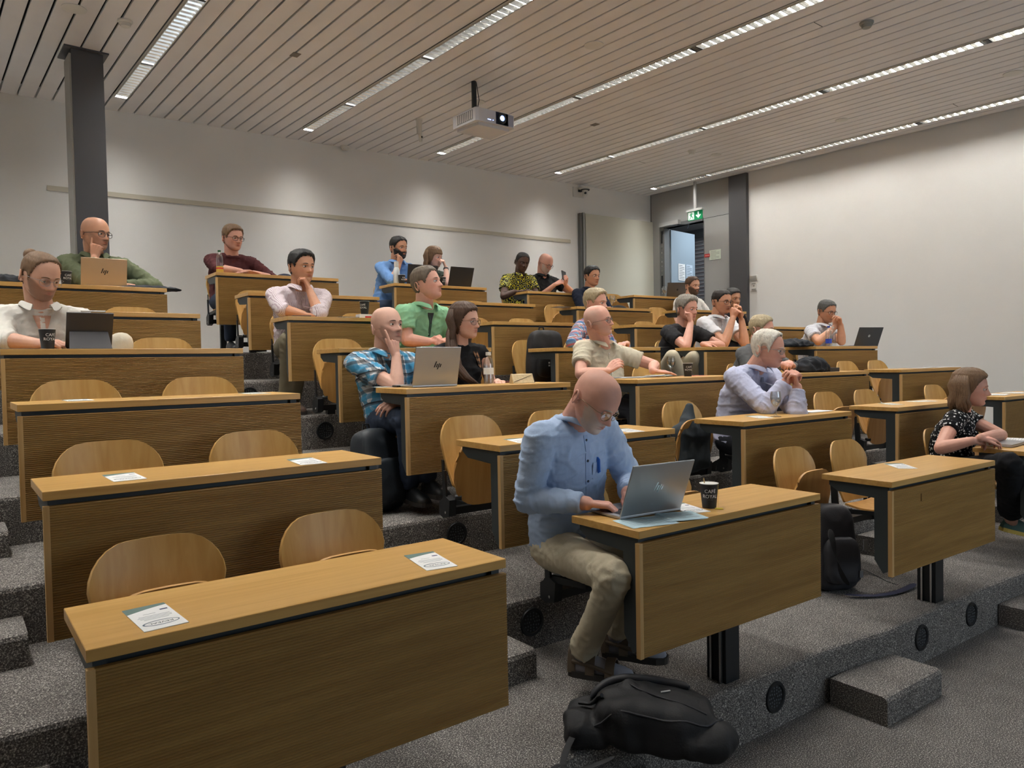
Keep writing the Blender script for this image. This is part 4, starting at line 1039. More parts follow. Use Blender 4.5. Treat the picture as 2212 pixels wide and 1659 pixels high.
    for i in range(n0):
        p = V(co[i]); best = None
        for (a_, c_) in segs:
            d_ = c_-a_; t = max(0, min(1, (p-a_).dot(d_)/d_.length_squared)); r_ = (p-(a_+d_*t)).length
            if best is None or r_ < best[0]: best = (r_, d_, t)
        if best[0] < .085*s: d_ = best[1].normalized(); al = p.dot(d_); q = V((al*17+(p-d_*al).dot(U)*9, (p-d_*al).dot(U)*10, p.z*6))
        else: q = V((p.x*7+p.z*9, p.y*7, p.z*13-p.x*8))
        q = q+V((px*.37, 0, 0)); n1 = noise.noise(q); n2_ = noise.noise(q*1.9+V((9, 3, 1)))
        disp[i] = (math.exp(-(n1/.13)**2)*.9 + math.exp(-(n2_/.12)**2)*.45 - .45)*wk
    co += no*disp[:, None].astype('f'); me.vertices.foreach_set('co', co.ravel()); me.materials.append(sm_); me.shade_smooth(); me.update()
    sname = spec.get('shirt_name', 'shirt'); sh_o = link(sname, me, root)
    bvh = BVHTree.FromPolygons([V(p) for p in co], [tuple(p.vertices) for p in me.polygons])
    def front(t, x, lift=.002):
        """a point on the front of the shirt: t up the chest, x sideways"""
        c = hipc.lerp(scn, t) + curve*math.sin(PI*min(1, t)) + U*x; h = bvh.ray_cast(c+Fw*.45, -Fw)
        return (h[0]+Fw*lift) if h[0] else c+Fw*.12
    # collar
    if spec.get('collar'):
        cm, ch = spec['collar']; b = MB(); n = 25; ri = nr*1.30; ro = nr*1.72; op = spec.get('open', .5)
        uu, ff = frame(1); ff = V((Fw.x, Fw.y, 0)); top = []; bot = []; inn = []
        lean = (nk0-nb).normalized()
        for i in range(n):
            t = -PI+op*.55 + (2*PI-1.1*op)*i/(n-1) ; a_ = t+0
            q = (i/(n-1)-.5)*2; cs, sn = -math.cos(q*(PI-op*.45)), math.sin(q*(PI-op*.45))
            dirv = uu*sn + ff*(-cs if False else -math.cos(q*(PI-op*.45)))
            fr = max(0, abs(q)-.72)/.28
            c0 = nb + lean*(.018*s)
            top.append(c0 + dirv*ri*(1+.08*fr) + lean*(ch*(.95-.75*fr)) )
            bot.append(nb + dirv*(ro+.014*fr) + V((0, 0, .004-ch*(.10+1.25*fr))) + ff*(.034*fr))
            inn.append(nb + dirv*ri*.93 + V((0, 0, -.012)))
        b.v = [tuple(p) for p in inn+top+bot]; m_ = n
        for i in range(n-1): b.f += [(i, i+1, m_+i+1, m_+i), (m_+i, m_+i+1, 2*m_+i+1, 2*m_+i)]; b.m += [0, 0]
        o = child(root, b, 'collar', cm, 60); md = o.modifiers.new('s', 'SOLIDIFY'); md.thickness = .0035; md.offset = 0; md = o.modifiers.new('u', 'SUBSURF'); md.levels = 1; md.render_levels = 1
    if spec.get('placket'):
        pm, bn = spec['placket']; b = MB(); ts = [.97-.9*i/14 for i in range(15)] if not spec.get('polo') else [.99-.35*i/7 for i in range(8)]
        pts = [front(t, .0, .0012) for t in ts]; w_ = .011*s; vs = []
        for p in pts: vs += [p-U*w_, p+U*w_, p+U*w_+Fw*.002, p-U*w_+Fw*.002]
        b.loft([vs[i*4:i*4+4] for i in range(len(pts))]); child(root, b, 'placket', pm)
        if bn:
            bb = MB()
            for t in ((.93, .76, .59, .42, .25) if not spec.get('polo') else (.95, .84, .74)): p = front(t, 0, .002); bb.cone(p, p+Fw*.004, .0055*s, .0055*s, 10)
            child(root, bb, 'buttons', bn)
    if spec.get('tee'):      # flat knitted neckline
        b = MB(); b.tube([nb + (U*math.sin(t)*nr*1.22 + V((Fw.x, Fw.y, 0))*math.cos(t)*nr*1.42) + V((0, 0, -.006-.022*max(0, math.cos(t)))) for t in [2*PI*i/24 for i in range(25)]], .006, 6); child(root, b, 'neckband', sm_, 60)
    if spec.get('inner'):
        b = MB(); iw = spec.get('innerw', .03); idp = spec.get('innerd', .82); vs = []
        for k in range(8):
            t = 1.0-(1.0-idp)*k/7; w_ = iw*(1-k/7)**.8+.001
            for x in (-w_, -w_/2, 0, w_/2, w_): vs.append(front(t, x, .0035))
        b.add(vs, [(r_*5+q, r_*5+q+1, r_*5+q+6, r_*5+q+5) for r_ in range(7) for q in range(4)]); child(root, b, 'undershirt', spec['inner'])
    # ---- trousers
    tr = spec['trousers']; b = MB(); kn = {}
    lv = spec.get('tvox', .02)
    b.sphere(hipc+V((0, .0, -.0)), (.178*bw*s, .135*s, .115*s), 18, 12)
    feet = spec.get('feet', {})
    legs = []
    for side, sg in (('R', -1), ('L', 1)):
        kx = spec.get('knee', {}).get(side); h0 = hipc + V((sg*.09*s, -.02, -.0))
        K = L(*kx) if kx else V((sg*.13, -.42, .515))
        A = L(*feet[side]) if side in feet else V((sg*.12, -.36, .09))
        cap(b, h0, K, .092*s*bw, .064*s, 14); 
        if spec.get('wide'): cap(b, K, A.lerp(K, .22), .066*s, .075*s, 14)
        elif tr[1] == 'shorts': cap(b, K, K.lerp(A, .08), .066*s, .07*s, 14)
        else: cap(b, K, K.lerp(A, .5), .064*s, .056*s, 14); b.cone(K.lerp(A, .5), A+V((0, 0, .02)), .056*s, .054*s, 14)
        legs.append((K, A, sg))
    me = remesh(b, lv, 3, .6)
    n0 = len(me.vertices)
    if lv < .015:
        co = np.empty(n0*3, 'f'); me.vertices.foreach_get('co', co); no = np.empty(n0*3, 'f'); me.vertices.foreach_get('normal', no); co = co.reshape(-1, 3); no = no.reshape(-1, 3)
        for i in range(n0):
            p = V(co[i]); k = G((p-legs[0][0]).length, 0, .13)+G((p-hipc).length, .12, .1)*.6+G((p-legs[0][1]).length, .02, .1); q = V((p.x*9, p.y*26+p.z*10, p.z*24-p.y*8)); v = 1-abs(noise.noise(q))*2
            co[i] += no[i]*((v*.9-.3)*.011*min(1, .35+k))
        me.vertices.foreach_set('co', co.ravel())
    me.materials.append(tr[0]); me.shade_smooth(); link('trousers' if tr[1] != 'shorts' else 'shorts', me, root)
    for K, A, sg in legs:
        b = MB(); sb = MB()
        fd = V((spec.get('toe', (0, -1))[0], spec.get('toe', (0, -1))[1], spec.get('toe', (0, -1, 0))[2] if len(spec.get('toe', (0, -1))) > 2 else 0)).normalized(); lt_ = V((0, 0, 1)).cross(fd).normalized(); upv = fd.cross(lt_)
        if upv.z < 0: upv = -upv
        base = A - upv*(.075) + fd*-.055; rs = []; so = []
        for t, w_, h_ in ((0, .022, .045), (.08, .034, .075), (.25, .037, .085), (.45, .038, .072), (.65, .045, .055), (.85, .043, .042), (.97, .028, .03), (1, .012, .018)):
            c = base + fd*(.275*t); rs.append([c + lt_*(w_*math.cos(a_)*s) + upv*(max(0, math.sin(a_))*h_*s + .012) for a_ in [2*PI*i/14 for i in range(14)]]); so.append([c + lt_*((w_+.004)*q*s) + upv*zz_ for q, zz_ in ((-1, -.008), (1, -.008), (1, .018), (-1, .018))])
        if not spec.get('sandals'): b.loft(rs)
        else:
            sock = []
            for t, w_, h_ in ((0, .022, .045), (.08, .034, .075), (.25, .037, .080), (.45, .036, .065), (.65, .041, .048), (.85, .040, .036), (.97, .028, .026), (1, .012, .014)):
                c = base + fd*(.268*t); sock.append([c + lt_*(w_*.93*math.cos(a_)*s) + upv*(max(0, math.sin(a_))*h_*s*.95 + .012) for a_ in [2*PI*i/14 for i in range(14)]])
            sk_ = MB().loft(sock); child(root, sk_, 'sock', mat('grey_sock', rgb(150, 150, 158), .95), 180)
            for t0, t1, w_, h_ in ((.0, .12, .036, .095), (.28, .42, .042, .084), (.58, .72, .048, .062)):
                for (ta, tb) in ((t0, t1),):
                    rr = []
                    for t in (ta, (ta+tb)/2, tb):
                        c = base+fd*(.275*t); rr.append([c + lt_*((w_)*math.cos(a_)*s) + upv*(max(-.05, math.sin(a_))*h_*s+.012) for a_ in [PI*i/10 for i in range(11)]] + [c + lt_*((w_-.006)*math.cos(a_)*s) + upv*(max(-.05, math.sin(a_))*(h_-.006)*s+.012) for a_ in [PI*i/10 for i in range(10, -1, -1)]])
                    b.loft(rr)
            for q in (-1, 1): b.tube([base+fd*.02+lt_*(q*.034)+upv*.06, base+fd*.10+lt_*(q*.040)+upv*.05, base+fd*.19+lt_*(q*.044)+upv*.03], .009, 6)
        sb.loft(so)
        if spec.get('sock') or spec.get('ankle'):
            lg_ = MB().cone(A+upv*-.01, A.lerp(K, .25), .036*s, .043*s, 14); child(root, lg_, 'ankle', mat('grey_sock', rgb(150, 150, 158), .95) if spec.get('sock') else mat('ankle_skin', SKINS['pink'], .5), 180)
        so_ = child(root, b, 'sandal' if spec.get('sandals') else 'shoe', spec.get('shoe', BLACK), 50)
        child(so_, sb, 'sole', spec.get('sole', mat('dark_sole', rgb(50, 46, 42), .8)))
    spec['_'] = dict(root=root, H=H, L=L, front=front, U=U, Fw=Fw, arms=arms, nb=nb, scn=scn, hipc=hipc, P=P, s=s, O=O, hc=hc)
    return spec['_']
def cloth(name, c, rough=.85, b=.25): return mat('cloth_'+name, c, rough, spec=.2, bump=(70, b, .004), vary=.05, vscale=9)
TAB = DH
WB = cloth('light_blue', rgb(170, 190, 218)); DKT = cloth('dark_trousers', rgb(44, 46, 52)); JEANS = cloth('dark_jeans', rgb(52, 62, 80)); KHAKI = cloth('khaki', rgb(184, 174, 150))
GW = mat('gold_wire', rgb(150, 130, 100), .3, .8); BKF = mat('black_spectacle', rgb(26, 24, 24), .35); SLV = mat('silver_wire', rgb(150, 150, 152), .3, .8)
DARKB = mat('dark_button', rgb(50, 54, 66), .4); WBTN = mat('pale_button', rgb(225, 222, 216), .4)
PE = {}
# man in the front row typing
PE['m1'] = person(dict(at=('M', 1), seat=-1, head=(1285, 866, .40), look=(12, 36, 4), label='bald grey-bearded person in light blue shirt and sandals typing on a laptop, front', skin='pink',
    vox=.0048, svox=.008, tvox=.010, face=dict(down=True, closed=True, stubble=rgb(198, 184, 172), stub_k=.85), brow='whitebeard', neck=(1240, 905, .545), turn=4,
    glasses=(GW, .0013, True), shirt=(WB, 'long'), collar=(WB, .038), placket=(cloth('light_blue_seam', rgb(160, 180, 212)), DARKB), open=.5, trousers=(KHAKI, 'long'), belly=1.08, bw=1.08,
    R=dict(px=(1268, 1087, .36), el=(1140, 1078, .60), D=(.75, -.62, -.12), N=(.15, -.1, 1), pose='type'), L=dict(px=(1356, 1066, .345), D=(-.45, -.9, -.1), N=(-.1, -.2, 1), pose='type', pole=(1, .5, -.6)),
    hipx=-.04, hipy=.06, knee=dict(R=(1330, 1245, .12), L=(1395, 1215, .12)), feet=dict(R=(1258, 1415, .36), L=(1330, 1375, .33)), toe=(.55, -.85), sandals=True, sock=True, shoe=mat('brown_sandal', rgb(92, 78, 62), .7), armk=1.06, tilt=-.01))
# bald man in plaid, third row
PL1 = pattern('blue_plaid', 'plaid', [rgb(214, 218, 220), rgb(64, 150, 190), rgb(84, 84, 84), rgb(40, 44, 50)])
PE['plaid'] = person(dict(at=('M', 3), seat=-1, head=(836, 706, .60), look=(14, -8, 0), label='bald person in blue and grey plaid shirt resting index finger on cheek', skin='pale', vox=.005, svox=.009, tvox=.013, brow='brown',
    face=dict(stubble=rgb(96, 76, 64), stub_k=.5, bald_shadow=True, wide=True), shirt=(PL1, 'short'), collar=(PL1, .035), inner=BLACK, open=.7, trousers=(JEANS, 'long'), placket=None, hipx=-.05,
    R=dict(px=(856, 770, .47), el=(858, 836, .40), D=(-.16, .10, 1), N=(.30, -.95, 0), pose='point'), L=dict(px=(868, 872, .33), el=(925, 820, .48), D=(-1, .0, -.1), N=(0, -.5, 1), pose='relax'),
    knee=dict(R=(880, 905, .15), L=(905, 905, .1)), feet=dict(R=(885, 1055, .3), L=(925, 1040, .25))))
PE['long'] = person(dict(at=('M', 3), seat=1, head=(1003, 694, .60), look=(24, 2, -3), fem=True, label='person with long brown hair and round glasses in a black top, third row', skin='pale', vox=.0052, svox=.01, s=1.02, hipx=-.12,
    hair=('brown', 'long', .016, dict(rough=.2)), tail=[(975, 700, .66), (975, 745, .60), (985, 790, .55), (1005, 815, .50), (1030, 832, .46)], locks=(22, .17, 1.25), glasses=(mat('rose_wire', rgb(120, 88, 72), .3, .5), .0013, True), brow='dark',
    face=dict(noears=False), shirt=(cloth('black_top', rgb(26, 26, 28)), 'none'), shirt_name='top', trousers=(DKT, 'long'), sw=.165,
    R=dict(at=(-.18, -.15, .60), D=(0, -1, 0), N=(0, 0, 1)), L=dict(px=(1075, 825, .42), D=(-.4, -.9, 0), N=(0, 0, 1))))
GRN_ = cloth('green_polo', rgb(136, 186, 146)); 
PE['green'] = person(dict(at=('M', 4), seat=1, head=(922, 614, .45), look=(34, -12, 0), label='grey-haired person in a light green polo shirt gazing upward, fourth row', skin='pink', vox=.005, svox=.0095, hair=('greybrown', 'short', .013), s=1.1,
    shirt=(GRN_, 'short'), collar=(GRN_, .034), inner=BLACK, placket=(cloth('dark_placket', rgb(60, 84, 70)), None), polo=True, open=.7, belly=1.25, bw=1.1, trousers=(DKT, 'long'), blue=True, turn=12, hipx=-.03,
    R=dict(px=(925, 738, .30), el=(880, 735, .40), D=(.7, -.35, .2), N=(-.2, -.5, 1), pose='fist'), L=dict(px=(962, 738, .28), D=(-.8, -.3, .15), N=(0, -.5, 1), pose='fist', pole=(1, .6, -.3)), armk=1.1))
STR = pattern('pink_stripe', 'stripe', [rgb(222, 212, 214), rgb(176, 150, 162)])
PE['pink'] = person(dict(at=('M', 5), seat=-1, head=(652, 577, .42), look=(14, 2, 0), label='dark-haired person in pinstriped shirt with hand over mouth, fifth row', skin='warm', vox=.0055, svox=.0105, tvox=.013, hair=('black', 'short', .015, dict(sweep=(.5, 0))), s=1.1,
    shirt=(STR, 'rolled'), collar=(STR, .036), open=.5, placket=(STR, WBTN), trousers=(cloth('olive_khaki', rgb(120, 112, 92)), 'long'),
    R=dict(px=(655, 679, .25), el=(608, 668, .36), D=(1, -.15, -.1), N=(0, -.2, 1), pose='relax'), L=dict(px=(668, 626, .33), el=(690, 678, .22), D=(-.3, .1, .9), N=(.75, -.65, 0), pose='chin'),
    knee=dict(R=(625, 735, .15), L=(655, 745, .1)), feet=dict(R=(618, 880, .3), L=(632, 870, .25)), hipx=.0, shoe=mat('brown_shoe', rgb(84, 64, 54), .6)))
PE['maroon'] = person(dict(at=('M', 7), seat=-1, head=(503, 515, .55), look=(16, 6, 0), label='light-brown-haired person with glasses in maroon sweatshirt in the back row', skin='pink', vox=.006, svox=.012, hair=('lightbrown', 'short', .015), glasses=(BKF, .0019, False), s=1.08,
    shirt=(cloth('maroon', rgb(84, 46, 48)), 'rolled'), shirt_name='sweatshirt', tee=True, trousers=(JEANS, 'long'), bw=1.08,
    R=dict(px=(520, 586, .30), el=(470, 580, .42), D=(1, -.3, 0), N=(0, 0, 1), pose='flat'), L=dict(px=(548, 590, .30), D=(-1, -.2, 0), N=(0, 0, 1), pose='flat', pole=(1, .3, -.3))))
OLV = cloth('olive', rgb(92, 98, 74))
PE['olive'] = person(dict(at=('L', 6), seat=1, head=(206, 506, .55), look=(34, 4, 0), label='bald person in olive overshirt and black glasses, hand on chin, by the column', skin='warm', vox=.005, svox=.0105, glasses=(BKF, .0020, False), s=1.13,
    face=dict(stubble=rgb(120, 96, 80), stub_k=.3, bald_shadow=True), brow='brown', shirt=(OLV, 'long'), collar=(OLV, .036), inner=BLACK, open=.8, bw=1.1, trousers=(DKT, 'long'), shirt_name='overshirt',
    R=dict(px=(205, 557, .45), el=(190, 612, .33), D=(.12, .0, 1), N=(-.6, -.8, 0), pose='point'), L=dict(px=(262, 615, .36), D=(.6, -.6, -.1), N=(0, 0, 1), pose='relax', pole=(1, .6, .2))))
WHS = cloth('crinkled_white', rgb(222, 218, 208), .9, .5)
PE['bun'] = person(dict(at=('L', 4), seat=-1, head=(88, 598, .50), look=(26, 20, 0), label='bearded person with tied-back brown hair in an open white shirt, left edge', skin='light', vox=.005, svox=.0095, hair=('lightbrown', 'receding', .008, dict(rough=.15)), bun=True, s=1.1,
    glasses=(SLV, .0012, True), face=dict(stubble=rgb(104, 74, 54), stub_k=.68, down=True), shirt=(WHS, 'rolled'), collar=(WHS, .036), open=1.0, inner=mat('bare_chest', SKINS['light'], .5), innerw=.045, innerd=.70, trousers=(cloth('beige_trousers', rgb(196, 188, 168)), 'long'), placket=(WHS, None),
    R=dict(px=(80, 742, .30), el=(10, 735, .42), D=(1, -.3, 0), N=(0, -.3, 1), pose='relax'), L=dict(px=(150, 745, .36), el=(170, 735, .52), D=(-.9, -.5, 0), N=(0, -.2, 1), pose='relax'), knee=dict(L=(262, 742, .34)), hipx=-.05, bw=1.05))
DNM = cloth('bright_blue', rgb(112, 152, 204))
PE['blue'] = person(dict(at=('R', 7), seat=-1, head=(861, 536, .47), look=(14, 4, 0), label='dark-bearded person in bright blue shirt, hand at mouth, back row', skin='warm', vox=.006, svox=.012, hair=('black', 'short', .012), beard=('black', .0045), face=dict(stubble=rgb(34, 28, 25), stub_k=.85), s=1.07,
    shirt=(DNM, 'rolled'), collar=(DNM, .034), open=.7, placket=(DNM, None), trousers=(JEANS, 'long'),
    R=dict(px=(862, 573, .36), el=(846, 608, .32), D=(.25, 0, .9), N=(.5, -.8, 0), pose='chin'), L=dict(px=(884, 606, .30), D=(-1, -.2, 0), N=(0, 0, 1), pole=(1, .3, -.4)), hipx=-.08))
PE['wbrown'] = person(dict(at=('R', 7), seat=1, head=(937, 556, .58), look=(24, 6, 0), fem=True, label='brown-haired person with fringe, hand at mouth, behind a black laptop', skin='pale', vox=.006, svox=.012, s=1.05, hair=('lightbrown', 'fringe', .014), locks=(18, .12, 1.3),
    shirt=(cloth('dark_green_top', rgb(44, 54, 46)), 'cap'), shirt_name='top', trousers=(DKT, 'long'), sw=.165, face=dict(noears=True),
    R=dict(px=(925, 605, .4), D=(.5, -.8, 0), N=(0, 0, 1)), L=dict(px=(963, 578, .42), el=(966, 612, .34), D=(-.35, .0, .9), N=(.8, -.5, 0), pose='chin')))
AFR = pattern('wax_print', 'print', [rgb(20, 20, 34), rgb(206, 196, 70), rgb(44, 48, 96), rgb(150, 150, 90)], 1.1)
PE['wax'] = person(dict(at=('S', 7), seat=-1, head=(1128, 567, .50), look=(-14, 14, 8), label='dark-skinned person in yellow and black wax-print shirt, back row', skin='dark', vox=.006, svox=.012, hair=('black', 'short', .006, dict(rough=.15)), s=1.07, bw=1.1,
    shirt=(AFR, 'short'), collar=(AFR, .034), open=.7, trousers=(DKT, 'long'), face=dict(down=True), armk=1.1,
    R=dict(px=(1112, 630, .28), el=(1088, 640, .36), D=(1, -.2, .05), N=(0, -.1, 1), pose='flat'), L=dict(px=(1140, 629, .26), D=(-1, -.2, 0), N=(0, -.1, 1), pose='flat', pole=(1, .5, -.3))))
BLP = cloth('black_polo', rgb(34, 34, 36))
PE['phone'] = person(dict(at=('S', 7), seat=1, head=(1178, 569, .62), look=(14, 28, 0), label='balding person with round glasses in black polo looking at a phone', skin='pink', vox=.006, svox=.012, s=1.07, glasses=(BKF, .0020, False), brow='grey', bw=1.12, belly=1.15,
    face=dict(down=True, stubble=rgb(186, 176, 166), stub_k=.8), shirt=(BLP, 'short'), collar=(BLP, .032), open=.5, trousers=(DKT, 'long'), hipx=-.1,
    R=dict(px=(1198, 615, .40), D=(.6, -.3, .3), N=(-.2, -.6, .8), pose='relax'), L=dict(px=(1222, 616, .38), D=(-.25, -.4, .8), N=(.3, -.9, -.3), pose='hold', pole=(1, .5, -.4))))
NVY = cloth('navy_shirt', rgb(34, 40, 56))
PE['navy'] = person(dict(at=('S', 6), seat=1, head=(1279, 597, .68), look=(0, 4, 0), label='young dark-haired person in a dark navy shirt before the cream panel', skin='warm', vox=.006, svox=.012, hair=('black', 'short', .014), s=1.06, shirt=(NVY, 'long'), collar=(NVY, .03), open=.5,
    trousers=(DKT, 'long'), hipx=-.0, R=dict(at=(-.15, -.2, TAB+.03), D=(1, -.3, 0), N=(0, 0, 1)), L=dict(at=(.15, -.2, TAB+.03), D=(-1, -.3, 0), N=(0, 0, 1))))
PL2 = pattern('red_blue_plaid', 'plaid', [rgb(196, 206, 212), rgb(70, 108, 150), rgb(180, 84, 84), rgb(64, 120, 104)], .8)
PE['plaid2'] = person(dict(at=('R', 4), seat=1, head=(1287, 655, .52), look=(16, 2, 0), label='grey-blond person in red and blue plaid shirt behind the person in beige', skin='pink', vox=.006, svox=.012, hair=('greyblond', 'short', .017, dict(sweep=(.6, 0))), s=1.07, turn=20,
    shirt=(PL2, 'long'), collar=(PL2, .03), open=.5, trousers=(DKT, 'long'), hipx=-.06, R=dict(px=(1262, 738, .32), el=(1236, 742, .38), D=(1, -.4, .1), N=(0, -.2, 1)), L=dict(at=(.18, -.3, TAB+.04), D=(-1, -.3, 0), N=(0, 0, 1))))
BGE = cloth('beige_shirt', rgb(196, 188, 166), .9, .4)
PE['beige'] = person(dict(at=('R', 3), seat=-1, head=(1292, 694, .60), look=(26, -6, -8), label='balding person with rectangular glasses in short-sleeved beige shirt, third row', skin='pink', vox=.005, svox=.0095, glasses=(BKF, .0013, True), s=1.06, brow='grey', neckw=1.12,
    shirt=(BGE, 'short'), collar=(BGE, .036), open=.9, placket=(BGE, WBTN), bw=1.1, belly=1.15, trousers=(DKT, 'long'), neck=(1300, 742, .66), turn=0, tilt=.02, face=dict(stubble=rgb(200, 190, 178), stub_k=.2, bald_shadow=True),
    R=dict(px=(1312, 802, .42), el=(1254, 808, .55), D=(.6, -.3, .5), N=(-.5, -.6, .7), pose='relax'), L=dict(px=(1410, 801, .30), D=(.8, -.5, -.1), N=(0, 0, 1), pose='flat', pole=(1, .6, .1)), armk=1.05))
LAV = cloth('lavender', rgb(188, 192, 216)); TIE = mat('grey_tie', rgb(120, 124, 140), .5)
PE['old'] = person(dict(at=('R', 2), seat=1, head=(1660, 755, .46), look=(18, 8, 2), label='white-haired old person with glasses, tie and clasped hands, second row', skin='pink', vox=.005, svox=.0085, hair=('white', 'receding', .016, dict(rough=.35)), glasses=(SLV, .0014, True), s=1.1, brow='white',
    shirt=(LAV, 'long'), collar=(LAV, .040), open=.5, placket=None, trousers=(DKT, 'long'), neck=(1628, 795, .58), bw=1.12, belly=1.15, hipx=-.04, hipy=.05, blue=True, armk=1.12,
    R=dict(px=(1700, 822, .22), el=(1655, 880, .32), D=(.75, -.2, .55), N=(-.55, -.2, .8), pose='clasp'), L=dict(px=(1722, 836, .16), el=(1722, 890, .15), D=(-.3, .1, .95), N=(.7, -.7, .3), pose='clasp')))
GRJ = cloth('grey_jacket', rgb(96, 96, 96))
PE['greyj'] = person(dict(at=('S', 3), seat=-1, head=(1646, 712, .52), look=(18, 4, 0), label='grey-haired person in dark grey jacket, half hidden behind the white-haired person', skin='pink', vox=.006, svox=.012, hair=('greyblond', 'short', .014), s=1.05,
    shirt=(GRJ, 'long'), shirt_name='jacket', collar=(GRJ, .034), open=.6, trousers=(DKT, 'long'), R=dict(px=(1690, 787, .22), D=(1, -.4, .2), N=(0, -.3, 1), pose='clasp'), L=dict(px=(1712, 790, .2), D=(-.9, -.2, .2), N=(0, -.3, 1), pose='clasp', pole=(1, .5, -.3))))
BLT = cloth('black_tee', rgb(44, 44, 46))
PE['blackt'] = person(dict(at=('S', 4), seat=-1, head=(1484, 668, .48), look=(2, 4, 0), label='grey-haired person in black T-shirt leaning chin on hand, fourth row', skin='pink', vox=.0058, svox=.011, hair=('grey', 'short', .019, dict(rough=.5)), s=1.1, tee=True, shirt_name='tee_shirt',
    shirt=(BLT, 'short'), trousers=(KHAKI, 'long'), hipx=-.06, armk=1.05, R=dict(px=(1492, 698, .36), el=(1482, 748, .30), D=(-.05, .05, 1), N=(.35, -.9, .1), pose='fist'), L=dict(px=(1518, 744, .28), D=(.5, -.7, -.1), N=(0, 0, 1), pose='relax', pole=(1, .5, .2)),
    knee=dict(R=(1452, 770, .25), L=(1500, 772, .15))))
WPO = cloth('white_polo', rgb(222, 222, 224))
PE['whitep'] = person(dict(at=('S', 4), seat=1, head=(1559, 652, .52), look=(-4, 6, 0), label='dark-haired person with glasses in white polo, hands clasped in front', skin='warm', vox=.0058, svox=.011, hair=('dark', 'short', .008, dict(rough=.15)), glasses=(BKF, .0015, False), s=1.08,
    shirt=(WPO, 'short'), collar=(WPO, .032), polo=True, placket=(WPO, WBTN), open=.6, bw=1.05, armk=1.1, trousers=(DKT, 'long'), hipx=-.05,
    R=dict(px=(1583, 688, .34), el=(1565, 742, .32), D=(.3, -.1, .9), N=(-.7, -.6, .2), pose='clasp'), L=dict(px=(1602, 692, .30), el=(1609, 742, .25), D=(-.3, .0, .9), N=(.8, -.5, .2), pose='clasp')))
PE['hands'] = person(dict(at=('T', 5), seat=-1, head=(1583, 645, .41), look=(-12, 6, 0), fem=True, label='dark-haired person with folded hands before face, behind the white polo', skin='tan', vox=.006, svox=.012, hair=('black', 'long', .010, dict(rough=.1)), s=1.05,
    shirt=(cloth('dark_blouse', rgb(36, 34, 40)), 'long'), shirt_name='blouse', trousers=(DKT, 'long'), R=dict(px=(1592, 676, .22), D=(.2, .0, .95), N=(-.5, -.8, .2), pose='clasp', pole=(-.4, -.2, -1)), L=dict(px=(1602, 678, .20), D=(-.25, .0, .95), N=(.6, -.7, .2), pose='clasp', pole=(.4, -.2, -1))))
PE['beard'] = person(dict(at=('T', 6), seat=1, head=(1496, 618, .67), look=(-6, 4, 0), label='brown-bearded person in white T-shirt by the open door', skin='light', vox=.006, svox=.012, hair=('brown', 'short', .010), beard=('brown', .003), face=dict(stubble=rgb(74, 54, 40), stub_k=.8), s=1.07, tee=False,
    shirt=(cloth('white_tee', rgb(226, 224, 218)), 'short'), collar=(cloth('white_tee', rgb(226, 224, 218)), .03), open=.6, bw=1.08, trousers=(DKT, 'long'), R=dict(at=(-.2, -.15, .65), D=(0, -1, 0), N=(0, 0, 1)), L=dict(at=(.2, -.25, TAB+.03), D=(-.6, -1, 0), N=(0, 0, 1))))
WST = pattern('fine_grey_stripe', 'stripe', [rgb(214, 214, 218), rgb(170, 174, 186)], 1.5)
PE['stripe'] = person(dict(at=('T', 4), seat=1, head=(1786, 673, .45), look=(-12, 12, 0), label='grey-haired person with glasses in pale striped shirt near the right wall', skin='warm', vox=.0058, svox=.0115, hair=('darkgrey', 'short', .010), glasses=(BKF, .0015, False), s=1.08,
    shirt=(WST, 'short'), collar=(WST, .034), open=.6, bw=1.08, trousers=(DKT, 'long'), armk=1.08, face=dict(down=False),
    R=dict(px=(1804, 706, .28), el=(1768, 738, .34), D=(.4, -.1, .9), N=(-.6, -.7, .2), pose='clasp'), L=dict(px=(1816, 702, .22), el=(1818, 738, .22), D=(-.4, .0, .9), N=(.8, -.5, .2), pose='clasp')))
DOT = pattern('polka_dots', 'dots', [rgb(22, 22, 24), rgb(226, 224, 220)])
PE['polka'] = person(dict(at=('S', 1), seat=-1, head=(2096, 838, .53), look=(22, 4, 0), fem=True, label='brown-haired person in black blouse with white dots, right edge', skin='pink', vox=.005, svox=.009, tvox=.013, hair=('lightbrown', 'long', .016, dict(rough=.25)), locks=(24, .13, 1.45), s=1.1, turn=14,
    shirt=(DOT, 'cap'), shirt_name='blouse', trousers=(cloth('black_trousers', rgb(30, 30, 32)), 'long'), wide=True, ankle=True, face=dict(down=True, noears=True), inner=None, bw=1.0, armk=1.08,
    R=dict(px=(2100, 952, .34), el=(2032, 968, .52), D=(.9, -.2, -.1), N=(0, -.5, 1), pose='relax'), L=dict(px=(2118, 946, .30), el=(2162, 940, .42), D=(.9, -.45, -.15), N=(0, -.3, 1), pose='relax'),
    feet=dict(R=(2185, 1125, .28), L=(2250, 1115, .28)), toe=(.75, -.6, -.25), knee=dict(R=(2180, 1000, .1), L=(2230, 1000, .1)), shoe=mat('green_shoe', rgb(66, 92, 84), .7), sole=mat('yellow_sole', rgb(196, 170, 84), .7)))
